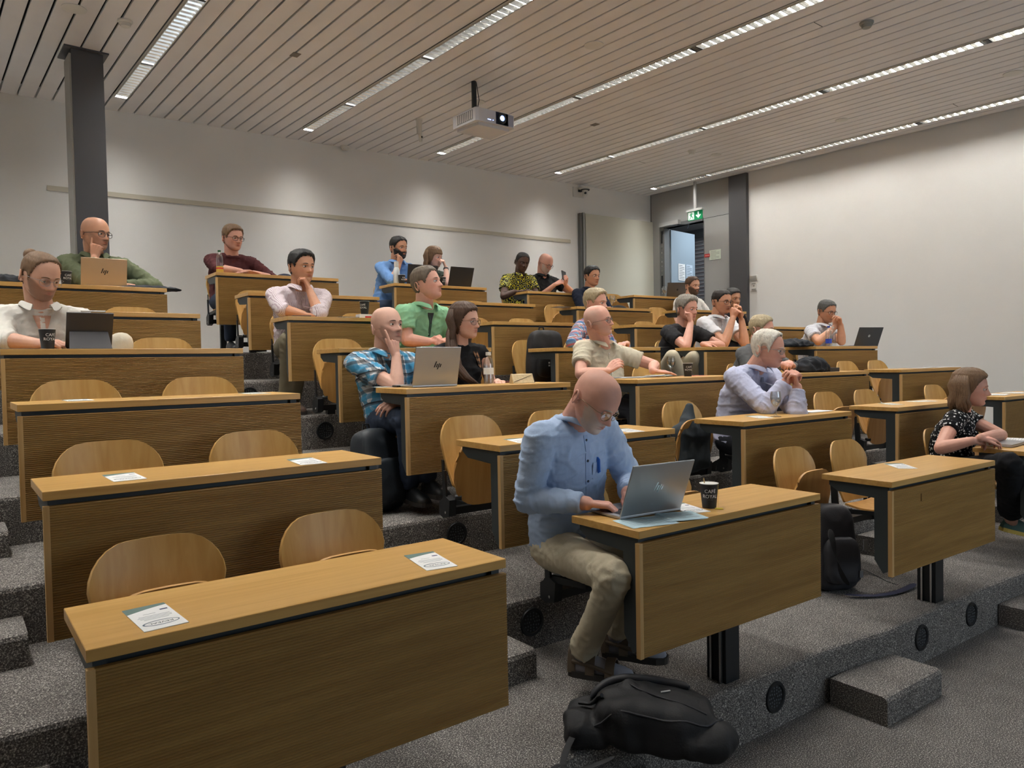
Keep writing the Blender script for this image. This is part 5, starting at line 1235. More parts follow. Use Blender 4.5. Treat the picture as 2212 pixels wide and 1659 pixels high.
# details on people
q = PE['m1']; r = q['root']
b = MB(); p0 = q['front'](.74, .030, .002); p1 = q['front'](.74, .095, .002); p2 = q['front'](.60, .090, .002); p3 = q['front'](.60, .030, .002)
(lambda *a: None)('pocket', [tuple(round(x, 2) for x in p) for p in (p0, p1, p2, p3)])
bb = MB(); bb.add([p0, p1, p2, p3], [(0, 3, 2, 1)]); o = child(r, bb, 'pocket', cloth('light_blue', rgb(170, 190, 218))); md = o.modifiers.new('s', 'SOLIDIFY'); md.thickness = .003; md.offset = 0
pen = thing('ballpoint_pen', 'blue ballpoint pen clipped in the light blue shirt pocket', 'pen', r.matrix_world @ V((0, 0, 0)))
Mw = Matrix.Translation(q['P'].w(-.3, .6)) @ Matrix.Rotation(q['P'].a, 4, 'Z'); pen.location = Mw @ ((p0+p1)/2)
BPEN = mat('blue_plastic', rgb(40, 110, 200), .3)
b = MB(); b.tube([V((0, -.006, .018)), V((.002, -.012, .012)), V((.004, -.012, -.045))], .0035, 8); child(pen, b, 'clip', BPEN, 60); b = MB(); b.cone((0, -.004, .022), (.004, -.004, -.05), .0045, .0045, 10); child(pen, b, 'barrel', BPEN, 60)
q = PE['old']; b = MB(); pts = [q['front'](t, .0, .009) for t in (.97, .9, .75, .6, .45)]; ws = [.012, .016, .022, .028, .03]
b.loft([[p-q['U']*w_, p+q['U']*w_, p+q['U']*w_+q['Fw']*.004, p-q['U']*w_+q['Fw']*.004] for p, w_ in zip(pts, ws)]); child(q['root'], b, 'necktie', TIE)
for k, side, m_ in (('old', 'L', GW), ('wbrown', 'L', BLACK), ('wax', 'L', CHROME), ('green', 'L', BLACK)):
    q = PE[k]; sh, E, W, D, N, pose = q['arms'][side]; d = (W-E).normalized(); c = W-d*.02; b = MB(); u_ = d.orthogonal().normalized(); v_ = d.cross(u_)
    b.cone(c-d*.008, c+d*.008, .033, .032, 18); child(q['root'], b, 'wrist_watch', m_, 60)
q = PE['long']; b = MB(); b.loft([[q['front'](t, x, .003), q['front'](t, x+.035, .003), q['front'](t, x+.035, .007), q['front'](t, x, .007)] for t, x in ((1.0, .06), (.9, .075), (.75, .09), (.6, .1))]); child(q['root'], b, 'scarf', pattern('brown_black_plaid', 'plaid', [rgb(60, 44, 36), rgb(150, 110, 80), rgb(30, 26, 24), rgb(20, 20, 20)], .5))
q = PE['bun']; b = MB(); 
q = PE['blackt']; b = MB(); H = q['H']
for sx in (-1, 1): b.tube([H((sx*.033+.023*math.cos(2*PI*k/14), .085+.016*math.sin(2*PI*k/14)*.5, .105+.012*math.sin(2*PI*k/14))) for k in range(15)], .0016, 6)
child(q['root'], b, 'raised_glasses', SLV, 60)
q = PE['maroon']; b = MB(); c0 = q['front'](.42, .075, .003); U_ = q['U']; F_ = q['Fw']
b.tube([c0-U_*.035+V((0, 0, .018)), c0-U_*.012+V((0, 0, .006)), c0+V((0, 0, -.004)), c0+U_*.014+V((0, 0, .004)), c0+U_*.034+V((0, 0, .002))], [.001, .004, .005, .004, .001], 6); child(q['root'], b, 'bird_motif', LETTER, 60)
# ---------------------------------------------------------------- props
def base(P, p, z=DH): return P.w(p.x, p.y, z)
def on_desk(P, px, py, dy=None):
    p = P.lt(px, py) if dy is None else P.lp(px, py, dy); return V((p.x, p.y, DH))
CUPB = mat('black_paper_cup', rgb(34, 34, 34), .5); CUPW = mat('cup_inside', rgb(226, 226, 220), .5)
cup_parts = None
def cup_text():
    tm = MB()
    for body, z, sz in (('CAFÉ', .074, .0215), ('ROYAL', .052, .0215), ('· · · · ·', .038, .008)):
        me = text_mesh(body, sz, .0)
        for v in me.vertices: pass
        vs = []; Rr = .030+(.040-.030)*(z/.105)+.0006
        for v in me.vertices: a = v.co.x/Rr; rr = .0292+(.0392-.0292)*((z+v.co.y)/.105)+.0008; vs.append((rr*math.sin(a), -rr*math.cos(a), z+v.co.y))
        tm.add(vs, [tuple(p.vertices) for p in me.polygons])
    return tm.mesh('lettering', LETTER)
CT = cup_text()
cupA = None
def cup(P, px, py, label, dy=None, tea=False, face=0.35, z=DH):
    global cupA
    p = on_desk(P, px, py, dy); loc = P.w(p.x, p.y, z)
    if cupA is None:
        cupA = thing('paper_cup', '', 'cup')
        b = MB(); b.lathe([(.0285, 0), (.0292, .0), (.0392, .105)], 32); b.f.pop(); b.m.pop(); b.lathe([(.028, .004), (.001, .004)], 32); child(cupA, b, 'wall', CUPB, 60)
        b = MB(); b.lathe([(.0375, .104), (.028, .006), (.001, .006)], 32); child(cupA, b, 'inside', CUPW, 60)
        b = MB(); b.tube([(.0392*math.cos(t), .0392*math.sin(t), .105) for t in [2*PI*i/32 for i in range(33)]], .0016, 6); child(cupA, b, 'rolled_rim', CUPW, 60)
        link('lettering', CT, cupA); reg(cupA); o = cupA
    else: o = copy_tree(cupA)
    o.location = loc; o.rotation_euler = (0, 0, P.a+face); tag(o, label, 'cup', 'black coffee cups')
    if tea:
        b = MB(); b.cone((-.01, 0, .01), (-.02, .01, .125), .0022, .0022, 6); child(o, b, 'wooden_stirrer', EDGE)
        b = MB(); b.tube([(.039, 0, .106), (.037, -.012, .06), (.034, -.02, .002)], .0006, 5); b.box(.02, .052, -.045, -.022, .001, .003); child(o, b, 'tea_tag', mat('yellow_tag', rgb(226, 206, 60), .6))
    return o
cup(PLACES['M', 1], 1532, 1096, 'black coffee cup with stirrer and yellow tea tag on the front desk', tea=True, face=-.75)
cup(PLACES['L', 4], 103, 750, 'black coffee cup in front of the person in open white shirt', dy=.08, face=.35)
cup(PLACES['L', 6], 143, 613, 'black coffee cup left of the silver laptop, sixth row', dy=.12, face=.35)
cup(PLACES['R', 7], 868, 611, 'black coffee cup beside the white flask, back row', dy=.12)
cup(PLACES['R', 7], 956, 615, 'black coffee cup between the two black laptops', dy=.1)
cup(PLACES['R', 3], 1486, 813, 'black coffee cup near the stemmed glass, third row', face=-.6)
PW = PLACES['M', 5]; p = on_desk(PW, 788, 687, .12)
t = thing('gift_box', 'small white box with red print under a cup, fifth row', 'box', PW.w(p.x, p.y, DH), PW.a); b = MB(); b.box(-.06, .06, -.04, .04, 0, .034); child(t, b, 'carton', PAPER); b = MB(); b.box(-.015, .045, -.0412, -.04, .004, .018); child(t, b, 'red_print', RED)
cup(PW, 788, 687, 'black coffee cup standing on the small white box', dy=.12, z=DH+.034, face=-.9)
# laptops
def bar_logo(w_=.05):
    b = MB()
    def st(x0, z0, x1, z1, t=.0035):
        b.prism([(x0-t, z0), (x0+t, z0), (x1+t, z1), (x1-t, z1)], -.0006, .0006, axis='y')
    st(-.020, -.014, -.008, .022); st(-.006, -.014, -.001, .004); st(.002, -.026, .013, .010); st(.018, -.014, .024, .006)
    b.box(-.004, .004, -.0006, .0006, .004, .007); 
    return b
def round_logo():
    b = MB(); b.cone((0, -.0006, 0), (0, .0006, 0), .016, .016, 24); return b
def fruit_logo():
    b = MB(); b.sphere((0, 0, 0), (.013, .0008, .014), 16, 8); b.sphere((.003, 0, .018), (.003, .0008, .005), 8, 6); return b
def laptop(label, loc, rz, w_=.32, d=.22, opening=105, m=None, logo=None, logom=None, keys=True, name='laptop'):
    """origin at the hinge, keyboard base extends to +y (towards the user), lid rises at the hinge"""
    t = thing(name, label, 'laptop', loc, rz); m = m or mat('silver_aluminium', rgb(176, 178, 180), .35, .7)
    b = MB(); b.box(-w_/2, w_/2, 0, d, .002, .014); o = child(t, b, 'keyboard_base', m); md = o.modifiers.new('b', 'BEVEL'); md.width = .003; md.segments = 2
    b = MB(); b.box(-w_/2+.025, w_/2-.025, .03, .125, .0138, .0146); child(t, b, 'key_bed', mat('key_bed', rgb(60, 62, 64), .6))
    if keys:
        b = MB()
        for r_ in range(5):
            for k in range(13): x = -w_/2+.03+k*(w_-.06)/13; b.box(x, x+(w_-.06)/13-.003, .033+r_*.018, .048+r_*.018, .0144, .0158)
        child(t, b, 'keys', mat('keys', rgb(40, 42, 44), .5))['kind'] = 'stuff'
        b = MB(); b.box(-.05, .05, .14, .205, .0140, .0144); child(t, b, 'touchpad', mat('touchpad', rgb(160, 162, 164), .4, .5))
    T = Matrix.Translation((0, .004, .012)) @ Matrix.Rotation(-math.radians(opening-90)*-1, 4, 'X')
    b = MB(); b.box(-w_/2, w_/2, -.003, .003, .0, d*.98, T=T); lid = child(t, b, 'lid', m); md = lid.modifiers.new('b', 'BEVEL'); md.width = .0025; md.segments = 2
    b = MB(); b.box(-w_/2+.008, w_/2-.008, .003, .0036, .012, d*.98-.008, T=T); child(t, b, 'screen', mat('laptop_screen', rgb(120, 140, 160), .2, emis=((.55, .7, .9), .6)))
    if logo:
        lb = logo(); T2 = T @ Matrix.Translation((0, -.0034, d*.52)); lb.v = [tuple(T2 @ V(v)) for v in lb.v]; child(t, lb, 'logo', logom or BLACK)
    return t
P = PLACES['M', 1]
h0 = P.w(*P.lt(1340, 1124)[:2], DH); h1 = P.w(*P.lt(1471, 1103)[:2], DH); fr = P.w(*P.lt(1262, 1104)[:2], DH)
ang = math.atan2(h1.y-h0.y, h1.x-h0.x); hw_ = (h1-h0).length
LT1 = laptop('open silver laptop on the front desk with papers under it', (h0+h1)/2, ang, max(.29, min(.36, hw_)), .235, 112, logo=bar_logo, logom=mat('mirror_logo', rgb(210, 214, 216), .12, 1))
(lambda *a: None)('laptop m1', hw_, (fr-h0).length)
def lap_px(P, x0, x1, dy, label, open_=108, d=.22, yaw=0, **k):
    a = P.lp(x0, 830, dy); c = P.lp(x1, 830, dy); return laptop(label, P.w((a.x+c.x)/2, dy, DH), P.a+yaw, abs(c.x-a.x), d, open_, **k)
lap_px(PLACES['M', 3], 891, 988, .14, 'silver laptop in front of the person in blue plaid', 104, .235, logo=bar_logo)
GOLD = mat('warm_silver_lid', rgb(186, 166, 140), .35, .6)
lap_px(PLACES['L', 6], 182, 281, .14, 'silver laptop in front of the bald person in olive', 104, .215, logo=bar_logo, m=GOLD)
BLID = mat('black_laptop', rgb(38, 38, 40), .5)
lap_px(PLACES['R', 7], 884, 948, .15, 'black laptop before the fringed person, back row', 100, .23, m=BLID, keys=False)
lap_px(PLACES['R', 7], 972, 1022, .12, 'thin black laptop at right end of the back-row desk', 110, .235, m=BLID, keys=False)
lap_px(PLACES['T', 7], 1448, 1480, .2, 'dark grey laptop on the back-row desk by the door', 108, .23, m=mat('space_grey', rgb(92, 90, 90), .4, .5), logo=fruit_logo, logom=BLACK, keys=False, yaw=-.5)
lap_px(PLACES['T', 4], 1853, 1890, .16, 'dark grey laptop at right end of fourth-row desk', 112, .23, m=mat('dark_silver', rgb(84, 86, 90), .4, .5), logo=round_logo, logom=mat('logo_grey', rgb(196, 198, 200), .3, .6), keys=False, yaw=-.25)
P = PLACES['S', 1]; p = P.lt(2185, 962); t = laptop('closed silver laptop under the hands of the person with dots', P.w(p.x, p.y-.05, DH), P.a+.1, .33, .235, 178, keys=False)
for o in list(t.children):
    if o.name.split('.')[0] in ('lid', 'screen'): bpy.data.objects.remove(o)
b = MB(); b.box(-.165, .165, .0, .235, .0155, .021); child(t, b, 'lid', MATS['silver_aluminium'])
# tablet in its folding case
P = PLACES['L', 4]; a = P.lp(150, 750, .14); c = P.lp(243, 750, .14); wt = c.x-a.x
t = thing('tablet_case', 'tablet in a dark folding case with white pencil on top, left', 'tablet', P.w((a.x+c.x)/2, .14, DH), P.a)
DG = mat('dark_case', rgb(58, 58, 62), .6); b = MB()
b.add([(-wt/2, 0, .0), (wt/2, 0, .0), (wt/2-.01, .06, .10), (-wt/2+.01, .06, .10), (-wt/2, .006, .0), (wt/2, .006, .0), (wt/2-.01, .066, .10), (-wt/2+.01, .066, .10)], [(0, 1, 2, 3), (7, 6, 5, 4), (0, 4, 5, 1), (1, 5, 6, 2), (2, 6, 7, 3), (3, 7, 4, 0)]); child(t, b, 'rear_flap', mat('case_flap', rgb(74, 74, 78), .6))
T = Matrix.Translation((.0, .14, .012)) @ Matrix.Rotation(math.radians(22)*1, 4, 'X'); Tt = Matrix.Translation((.005, .035, .02)) @ Matrix.Rotation(math.radians(-16), 4, 'X')
b = MB(); b.box(-wt/2-.005, wt/2+.015, -.005, .005, .0, .215, T=Matrix.Translation((.0, .125, .012)) @ Matrix.Rotation(math.radians(28)*-1*-1, 4, 'X')); child(t, b, 'tablet_back', DG)
b = MB(); b.cone(V((-.04, .03, .212)), V((.08, .03, .212)), .0045, .0045, 10); child(t, b, 'pencil', WHITE, 60)
b = MB(); b.box(-wt/2, wt/2, 0, .20, 0, .006); child(t, b, 'keyboard_flap', DG)
# leaflets
TEAL = mat('teal_band', rgb(92, 118, 112), .6); RINGM = mat('grey_ring', rgb(96, 112, 124), .6); BLU = mat('flag_blue', rgb(48, 56, 96), .6)
lf = None; LTX = text_mesh('REVEAL', .0175, .0)
def leaflet(P, px, py, label, yaw=0, xy=None):
    global lf
    p = V((*xy, 0)) if xy else P.lt(px, py)
    if lf is None:
        lf = thing('leaflet', '', 'leaflet'); w_, h_ = .052, .105
        b = MB(); b.box(-w_, w_, -h_, h_, 0, .0018); child(lf, b, 'sheet', PAPER)
        b = MB(); n = 10; pts = [(-w_, h_), (w_, h_)] + [(w_-2*w_*i/n, .088-.034*(i/n)**1.4) for i in range(n+1)]; b.prism(pts, .0018, .0021); child(lf, b, 'teal_band', TEAL)
        b = MB(); a1 = [(.044*math.cos(t), -.058+.021*math.sin(t)) for t in [2*PI*i/32 for i in range(33)]]; a2 = [(.040*math.cos(t)+.001, -.058+.0165*math.sin(t)) for t in [2*PI*i/32 for i in range(33)]]
        vs = [(x, y, .0021) for x, y in a1+a2]; b.add(vs, [(i, i+1, 33+i+1, 33+i) for i in range(32)]); child(lf, b, 'oval_ring', RINGM)
        o = link('lettering', LTX, lf, (0, -.058, .0022), (0, 0, PI)); LTX.materials.append(INK)
        b = MB(); b.box(.026, .045, .045, .054, .0018, .0021); child(lf, b, 'flag_mark', BLU)
        b = MB()
        for k, (y, x0, x1) in enumerate(((.030, -.02, .01), (.012, -.035, .04), (.002, -.04, .042), (-.008, -.036, .04), (-.018, -.03, .03))): b.box(x0, x1, y-.0012, y+.0012, .0018, .002)
        child(lf, b, 'text_lines', mat('soft_ink', rgb(150, 156, 158), .7))['kind'] = 'stuff'
        reg(lf); o = lf
    else: o = copy_tree(lf)
    o.location = P.w(p.x, p.y, DH+.0003); o.rotation_euler = (0, 0, P.a+yaw); tag(o, label, 'leaflet', 'white event leaflets'); return o
for (c, n), px, py, yw, wh in ((('L', 1), 334, 1333, .06, 'left end of the nearest desk'), (('L', 1), 929, 1212, -.17, 'right end of the nearest desk'), (('L', 2), 268, 1031, .02, 'left end of second-row desk, leftmost column'), (('L', 2), 662, 997, -.1, 'right end of second-row desk, leftmost column'),
    (('L', 3), 168, 865, 0, 'left end of third-row desk, leftmost column'), (('L', 3), 550, 850, 0, 'right end of third-row desk, leftmost column'), (('M', 2), 1125, 952, -.25, 'left part of second-row desk, second column'), (('M', 2), 1355, 930, -.3, 'right part of second-row desk, second column'),
    (('R', 1), 1945, 1007, -.72, 'front desk of the middle column'), (('R', 2), 1640, 901, -.5, 'beside the stemmed glass, second row'), (('M', 1), 1482, 1098, -.3, 'behind the silver laptop, front desk'), (('S', 2), 1925, 873, -.6, 'left part of second-row desk, fourth column')):
    leaflet(PLACES[c, n], px, py, 'white folded REVEAL leaflet with teal band, '+wh, yw)
# papers
def paper(P, px, py, label, w_=.21, h_=.297, yaw=0, dy=None, m=None, lines=True, n=1, name='paper_sheet', dz=0):
    p = on_desk(P, px, py, dy); t = thing(name, label, 'paper', P.w(p.x, p.y, DH+.0005+dz), P.a+yaw); 
    for k in range(n):
        b = MB(); j = .01*k; nx = 6
        vs = [(-w_/2+w_*i/nx+j, y*h_/2+j*.6, .0008+.0012*k+.0015*math.sin(i*1.3+k)**2) for y in (-1, 1) for i in range(nx+1)]; b.add(vs+[(x, y, z-.0006) for x, y, z in vs], [(i, i+1, nx+2+i, nx+1+i) for i in range(nx)]+[(2*nx+2+nx+1+i, 2*nx+2+nx+2+i, 2*nx+2+i+1, 2*nx+2+i) for i in range(nx)]); child(t, b, 'sheet', m or PAPER)
    if lines:
        b = MB()
        for i in range(9): y = h_*.4-i*h_*.085; b.box(-w_*.38, w_*(.38 if i % 3 else .1), y-.001, y+.001, .0012*n+.0022, .0012*n+.0024)
        child(t, b, 'print_lines', mat('soft_ink', rgb(150, 156, 158), .7))['kind'] = 'stuff'
    return t
TB = mat('pale_teal_paper', rgb(188, 214, 222), .7)
paper(PLACES['M', 1], 1395, 1128, 'pale blue printed sheet under the laptop, front desk', .21, .16, -.25, m=TB)
paper(PLACES['M', 1], 1470, 1118, 'pale blue printed sheet right of the laptop, front desk', .16, .15, -.35, m=TB, n=2, dz=.003)
p_ = PLACES['R', 2]; paper(p_, 1762, 889, 'white paper sheet before the white-haired person', .26, .12, .0, lines=False, n=2)
pp = on_desk(p_, 1730, 893); t = thing('ballpoint_pen', 'dark blue pen lying on the desk beside white paper', 'pen', p_.w(pp.x, pp.y, DH+.005), p_.a+.05); b = MB(); b.cone((-.07, 0, 0), (.06, 0, 0), .004, .004, 10); b.cone((.06, 0, 0), (.072, 0, 0), .004, .001, 10); child(t, b, 'barrel', mat('indigo_plastic', rgb(54, 40, 130), .4), 60)
paper(PLACES['L', 4], 30, 750, 'white papers at the left edge, fourth row', .25, .2, 0, .14, n=2)
paper(PLACES['M', 3], 850, 836, 'white papers left of the silver laptop, third row', .22, .14, -.1, n=2)
paper(PLACES['M', 4], 905, 752, 'lilac papers under the arms of the person in green', .24, .2, .1, .14, mat('lilac_paper', rgb(206, 196, 212), .7), n=2)
paper(PLACES['M', 4], 950, 752, 'white paper beside the hands of the person in green', .2, .2, 0, .12)
paper(PLACES['M', 5], 672, 685, 'white slip under the hand of the person in pinstripes', .16, .1, 0, .12)
paper(PLACES['R', 3], 1365, 816, 'open notebook before the person in beige', .3, .22, -.1, n=4, name='notebook')
paper(PLACES['R', 3], 1425, 812, 'stack of lined pages right of the notebook, third row', .18, .22, -.1, n=4, name='paper_stack')
paper(PLACES['R', 3], 1500, 812, 'reddish sheet under the coffee cup, third row', .2, .15, 0, m=mat('red_sheet', rgb(196, 110, 96), .7), lines=False)
for px, wh in ((1985, 'left part'), (2020, 'centre'), (2050, 'right part')): paper(PLACES['T', 3], px, 796, 'white papers on the %s of third-row desk, rightmost column' % wh, .24, .18, .1, .16, n=3)
paper(PLACES['S', 2], 1990, 867, 'white sheet on the second-row desk left of the person with dots', .22, .14, -.3)
paper(PLACES['T', 2], 2150, 852, 'white papers on the second-row desk at right edge', .26, .2, .2, .22, n=3)
paper(PLACES['T', 2], 2195, 850, 'printed sheets at the far right of second-row desk', .24, .2, 0, .22, n=2)
paper(PLACES['S', 1], 2205, 950, 'white sheet behind the closed laptop at right edge', .2, .2, .3)
paper(PLACES['T', 4], 1815, 746, 'white papers beside the dark grey laptop, fourth row', .3, .18, 0, .14, n=2)
paper(PLACES['R', 4], 1412, 751, 'folded white sheet at the right end of fourth-row desk, middle column', .2, .2, 0, .16, n=3)
paper(PLACES['S', 6], 1215, 668, 'cream papers at left end of sixth-row desk, fourth column', .24, .16, 0, .2, n=2)
paper(PLACES['S', 6], 1356, 664, 'white folder lying right of the black pouch, sixth row', .2, .2, 0, .2, lines=False, n=5)
# small items
def slab(P, px, py, dy, label, cat, size, m, yaw=0, name='phone'):
    p = on_desk(P, px, py, dy); t = thing(name, label, cat, P.w(p.x, p.y, DH+.0006), P.a+yaw); b = MB(); b.box(-size[0]/2, size[0]/2, -size[1]/2, size[1]/2, 0, size[2]); o = child(t, b, 'case', m); md = o.modifiers.new('b', 'BEVEL'); md.width = min(.003, size[2]*.45); md.segments = 2
    b = MB(); b.box(-size[0]/2+.004, size[0]/2-.004, -size[1]/2+.004, size[1]/2-.004, size[2], size[2]+.0005); child(t, b, 'top_face', mat('glossy_black', rgb(20, 20, 24), .1) if m is BLACK else m); return t
slab(PLACES['M', 3], 877, 836, None, 'black phone lying on papers before the person in blue plaid', 'phone', (.15, .075, .012), BLACK, -.05)
slab(PLACES['M', 3], 1086, 827, None, 'dark red phone beside the gold case, third row', 'phone', (.14, .07, .01), mat('dark_red_cover', rgb(92, 46, 56), .5), -.05)
slab(PLACES['M', 7], 512, 589, .2, 'dark tablet under the hands of the person in maroon', 'tablet', (.22, .16, .01), BLACK)
slab(PLACES['M', 5], 750, 687, .16, 'black notebook lying on fifth-row desk beside white box', 'notebook', (.2, .14, .01), BLACK, 0, 'notebook')
slab(PLACES['R', 3], 1395, 808, None, 'black phone under the hand of the person in beige', 'phone', (.14, .07, .022), BLACK, .2)
slab(PLACES['S', 3], 1797, 800, .12, 'black sunglasses case on third-row desk, fourth column', 'case', (.15, .06, .035), mat('soft_black', rgb(46, 46, 48), .7), 0, 'glasses_case')
slab(PLACES['M', 5], 650, 684, .1, 'black phone under the fingers of the person in pinstripes', 'phone', (.14, .07, .01), BLACK, -.1)
q = PE['phone']; sh, E, W, D, N, pose = q['arms']['L']; wpos = q['P'].w(-.0, 0) ; Mw = Matrix.Translation(q['P'].w(.3, .6)) @ Matrix.Rotation(q['P'].a, 4, 'Z')
t = thing('phone', 'black phone held up by the person in the black polo', 'phone', Mw @ (W + D*.11 - N.normalized()*.03), 0); t.rotation_euler = (math.radians(-28), .3, q['P'].a); b = MB(); b.box(-.036, .036, -.005, .005, -.05, .10); child(t, b, 'case', BLACK)
b = MB(); b.box(-.033, .033, .005, .0055, -.046, .096); child(t, b, 'display', mat('phone_display', rgb(120, 160, 200), .2, emis=((.5, .7, 1), 1.0)))
# gold triangular case
P = PLACES['M', 3]; p = on_desk(P, 1134, 828)
t = thing('glasses_case', 'pale gold triangular glasses case on third-row desk', 'case', P.w(p.x, p.y+.03, DH), P.a-.15); GC = mat('pale_gold_leather', rgb(206, 186, 146), .5, .2, bump=(60, .6, .003), vary=.12, vscale=60)
b = MB(); b.prism([(-.035, 0), (.035, 0), (.012, .062), (-.004, .062)], -.08, .075, axis='x'); o = child(t, b, 'folded_body', GC); md = o.modifiers.new('b', 'BEVEL'); md.width = .003
b = MB(); b.tube([(-.078, -.032, .01), (-.01, -.022, .030), (.074, -.013, .058)], .0016, 6); b.tube([(.0755, -.034, .003), (.0755, -.001, .06), (.0755, .03, .004)], .002, 6); child(t, b, 'stitched_edge', mat('dark_edge', rgb(60, 46, 34), .6))
# bottles
def bottle(P, px, py, dy, label, prof, m, capp, capm, lab=None, name='water_bottle', water=None):
    p = on_desk(P, px, py, dy); t = thing(name, label, 'bottle', P.w(p.x, p.y, DH), P.a); b = MB(); b.lathe(prof, 24); child(t, b, 'bottle_body', m, 60)
    b = MB(); b.lathe(capp, 20); child(t, b, 'cap', capm, 60)
    if water: b = MB(); b.lathe(water, 20); child(t, b, 'water', WATER, 60)
    for l in lab or []: b = MB(); b.lathe([(l[0], l[1]), (l[0], l[2])], 24); b.f = b.f[:-2]; b.m = b.m[:-2]; child(t, b, 'label_sleeve', l[3], 60)
    return t
PET = thin_glass('clear_pet', (.95, .96, .96), .10, .05)
bottle(PLACES['M', 3], 1056, 829, None, 'clear water bottle with white cap beside the long-haired person', [(.030, 0), (.033, .006), (.033, .05), (.0315, .06), (.033, .07), (.033, .10), (.0315, .11), (.033, .12), (.032, .135), (.024, .165), (.0145, .178), (.0145, .19)], PET, [(.0175, .186), (.0175, .207), (.001, .208)], WHITE, [(.0338, .062, .105, PAPER), (.0342, .075, .09, INK)][:1], water=[(.001, .004), (.0305, .005), (.0305, .12), (.001, .12)])
bottle(PLACES['M', 7], 475, 588, .18, 'clear bottle with coloured label before the person in maroon', [(.028, 0), (.032, .006), (.032, .12), (.030, .16), (.018, .20), (.013, .205), (.013, .215)], PET, [(.015, .213), (.015, .228), (.001, .229)], mat('dark_green_cap', rgb(40, 90, 50), .5), [(.0326, .02, .075, mat('fruit_label', rgb(196, 160, 70), .6)), (.0327, .05, .062, RED)])
bottle(PLACES['R', 7], 857, 611, .2, 'white flask bottle before the person in bright blue shirt', [(.033, 0), (.036, .006), (.036, .15), (.030, .185), (.022, .20)], mat('frosted_white', rgb(214, 220, 222), .3), [(.024, .198), (.026, .21), (.026, .262), (.001, .264)], WHITE)
bottle(PLACES['T', 4], 1790, 744, .12, 'clear bottle with blue label and blue cap, fourth row', [(.030, 0), (.033, .006), (.033, .14), (.026, .18), (.013, .20), (.013, .212)], PET, [(.015, .21), (.015, .228), (.001, .229)], mat('blue_cap', rgb(50, 70, 170), .5), [(.0338, .035, .085, mat('blue_label', rgb(40, 70, 180), .5))])
bottle(PLACES['T', 4], 1799, 744, .2, 'second clear bottle just behind the blue-label bottle', [(.030, 0), (.033, .006), (.033, .14), (.026, .18), (.013, .20), (.013, .212)], PET, [(.015, .21), (.015, .228), (.001, .229)], WHITE)
# stemmed glasses
def goblet(P, px, py, dy, label, h=.165):
    p = on_desk(P, px, py, dy); t = thing('stemmed_glass', label, 'glass', P.w(p.x, p.y, DH), 0, 'stemmed water glasses'); k = h/.165
    b = MB(); b.lathe([(r*k, z*k) for r, z in ((.033, 0), (.034, .003), (.012, .006), (.005, .012), (.0045, .055), (.012, .066), (.030, .092), (.036, .118), (.034, .145), (.030, .165), (.0288, .165), (.0328, .145), (.0346, .118), (.0288, .093), (.011, .069), (.001, .066))], 28); child(t, b, 'goblet', GLASS, 60)
    b = MB(); b.lathe([(r*k, z*k) for r, z in ((.001, .0675), (.0105, .0705), (.028, .094), (.0335, .117), (.034, .125), (.001, .125))], 28); child(t, b, 'water', WATER, 60); return t
goblet(PLACES['R', 2], 1676, 900, None, 'stemmed water glass before the white-haired person, second row')
goblet(PLACES['R', 3], 1450, 812, None, 'stemmed water glass left of the coffee cup, third row')
goblet(PLACES['S', 6], 1323, 662, .2, 'stemmed water glass before the person in navy, sixth row')
goblet(PLACES['T', 7], 1436, 640, .2, 'stemmed water glass beside the dark grey laptop, back row')
# bags and garments : soft shapes
def soft(name, blobs, vox, m, parent, amp=.008, freq=14, it=4, flat=None):
    b = MB()
    for q in blobs:
        if q[0] == 's': b.sphere(q[1], q[2], 16, 10, T=q[3] if len(q) > 3 else None)
        elif q[0] == 'c': cap(b, V(q[1]), V(q[2]), q[3], q[4])
        elif q[0] == 'x': b.superbox(*q[1:])
    me = remesh(b, vox, it, .6); n0 = len(me.vertices); co = np.empty(n0*3, 'f'); no = np.empty(n0*3, 'f'); me.vertices.foreach_get('co', co); me.vertices.foreach_get('normal', no); co = co.reshape(-1, 3); no = no.reshape(-1, 3)
    for i in range(n0):
        p = V(co[i]); q = V((p.x*freq, p.y*freq, p.z*freq*.7)); co[i] += no[i]*amp*((1-abs(noise.noise(q))*2.2)*.8+noise.noise(q*2.5)*.4-.2)
        if flat is not None and co[i][2] < flat: co[i][2] = flat
    me.vertices.foreach_set('co', co.ravel()); me.materials.append(m); me.shade_smooth(); return link(name, me, parent)
BN = mat('black_nylon', rgb(20, 20, 22), .7, bump=(150, .3, .003)); BN2 = mat('charcoal_nylon', rgb(46, 46, 50), .6, bump=(120, .3, .003)); STRP = mat('webbing', rgb(28, 28, 30), .7)
def at_floor(px, py, z): return on_plane(px, py, V((0, 0, z)), V((0, 0, 1)))
# black rucksack lying at the foot of the front desk
p = at_floor(1392, 1556, FL[1]+.08); 
t = thing('rucksack', 'black rucksack lying slumped over the platform edge in front', 'bag', (p.x, p.y, FL[1]), math.radians(-52))
T1 = Matrix.Rotation(.06, 4, 'Y')
bd = soft('bag_body', [('x', (.03, 0, .095), (.23, .15, .09), .62, 24, 16, 0, T1, .10), ('c', (-.14, .09, .10), (-.05, .03, .17), .05, .035), ('x', (-.20, -.01, .055), (.09, .12, .05), .6), ('c', (-.22, .08, .06), (-.12, .13, .07), .05, .05), ('c', (.05, .14, .05), (.2, .12, .04), .06, .05), ('s', (.20, -.05, .06), (.12, .11, .07))], .009, BN, t, .016, 8, 1, .001)
def body_tree(o): return BVHTree.FromPolygons([v.co.copy() for v in o.data.vertices], [tuple(p.vertices) for p in o.data.polygons])
bt = body_tree(bd)
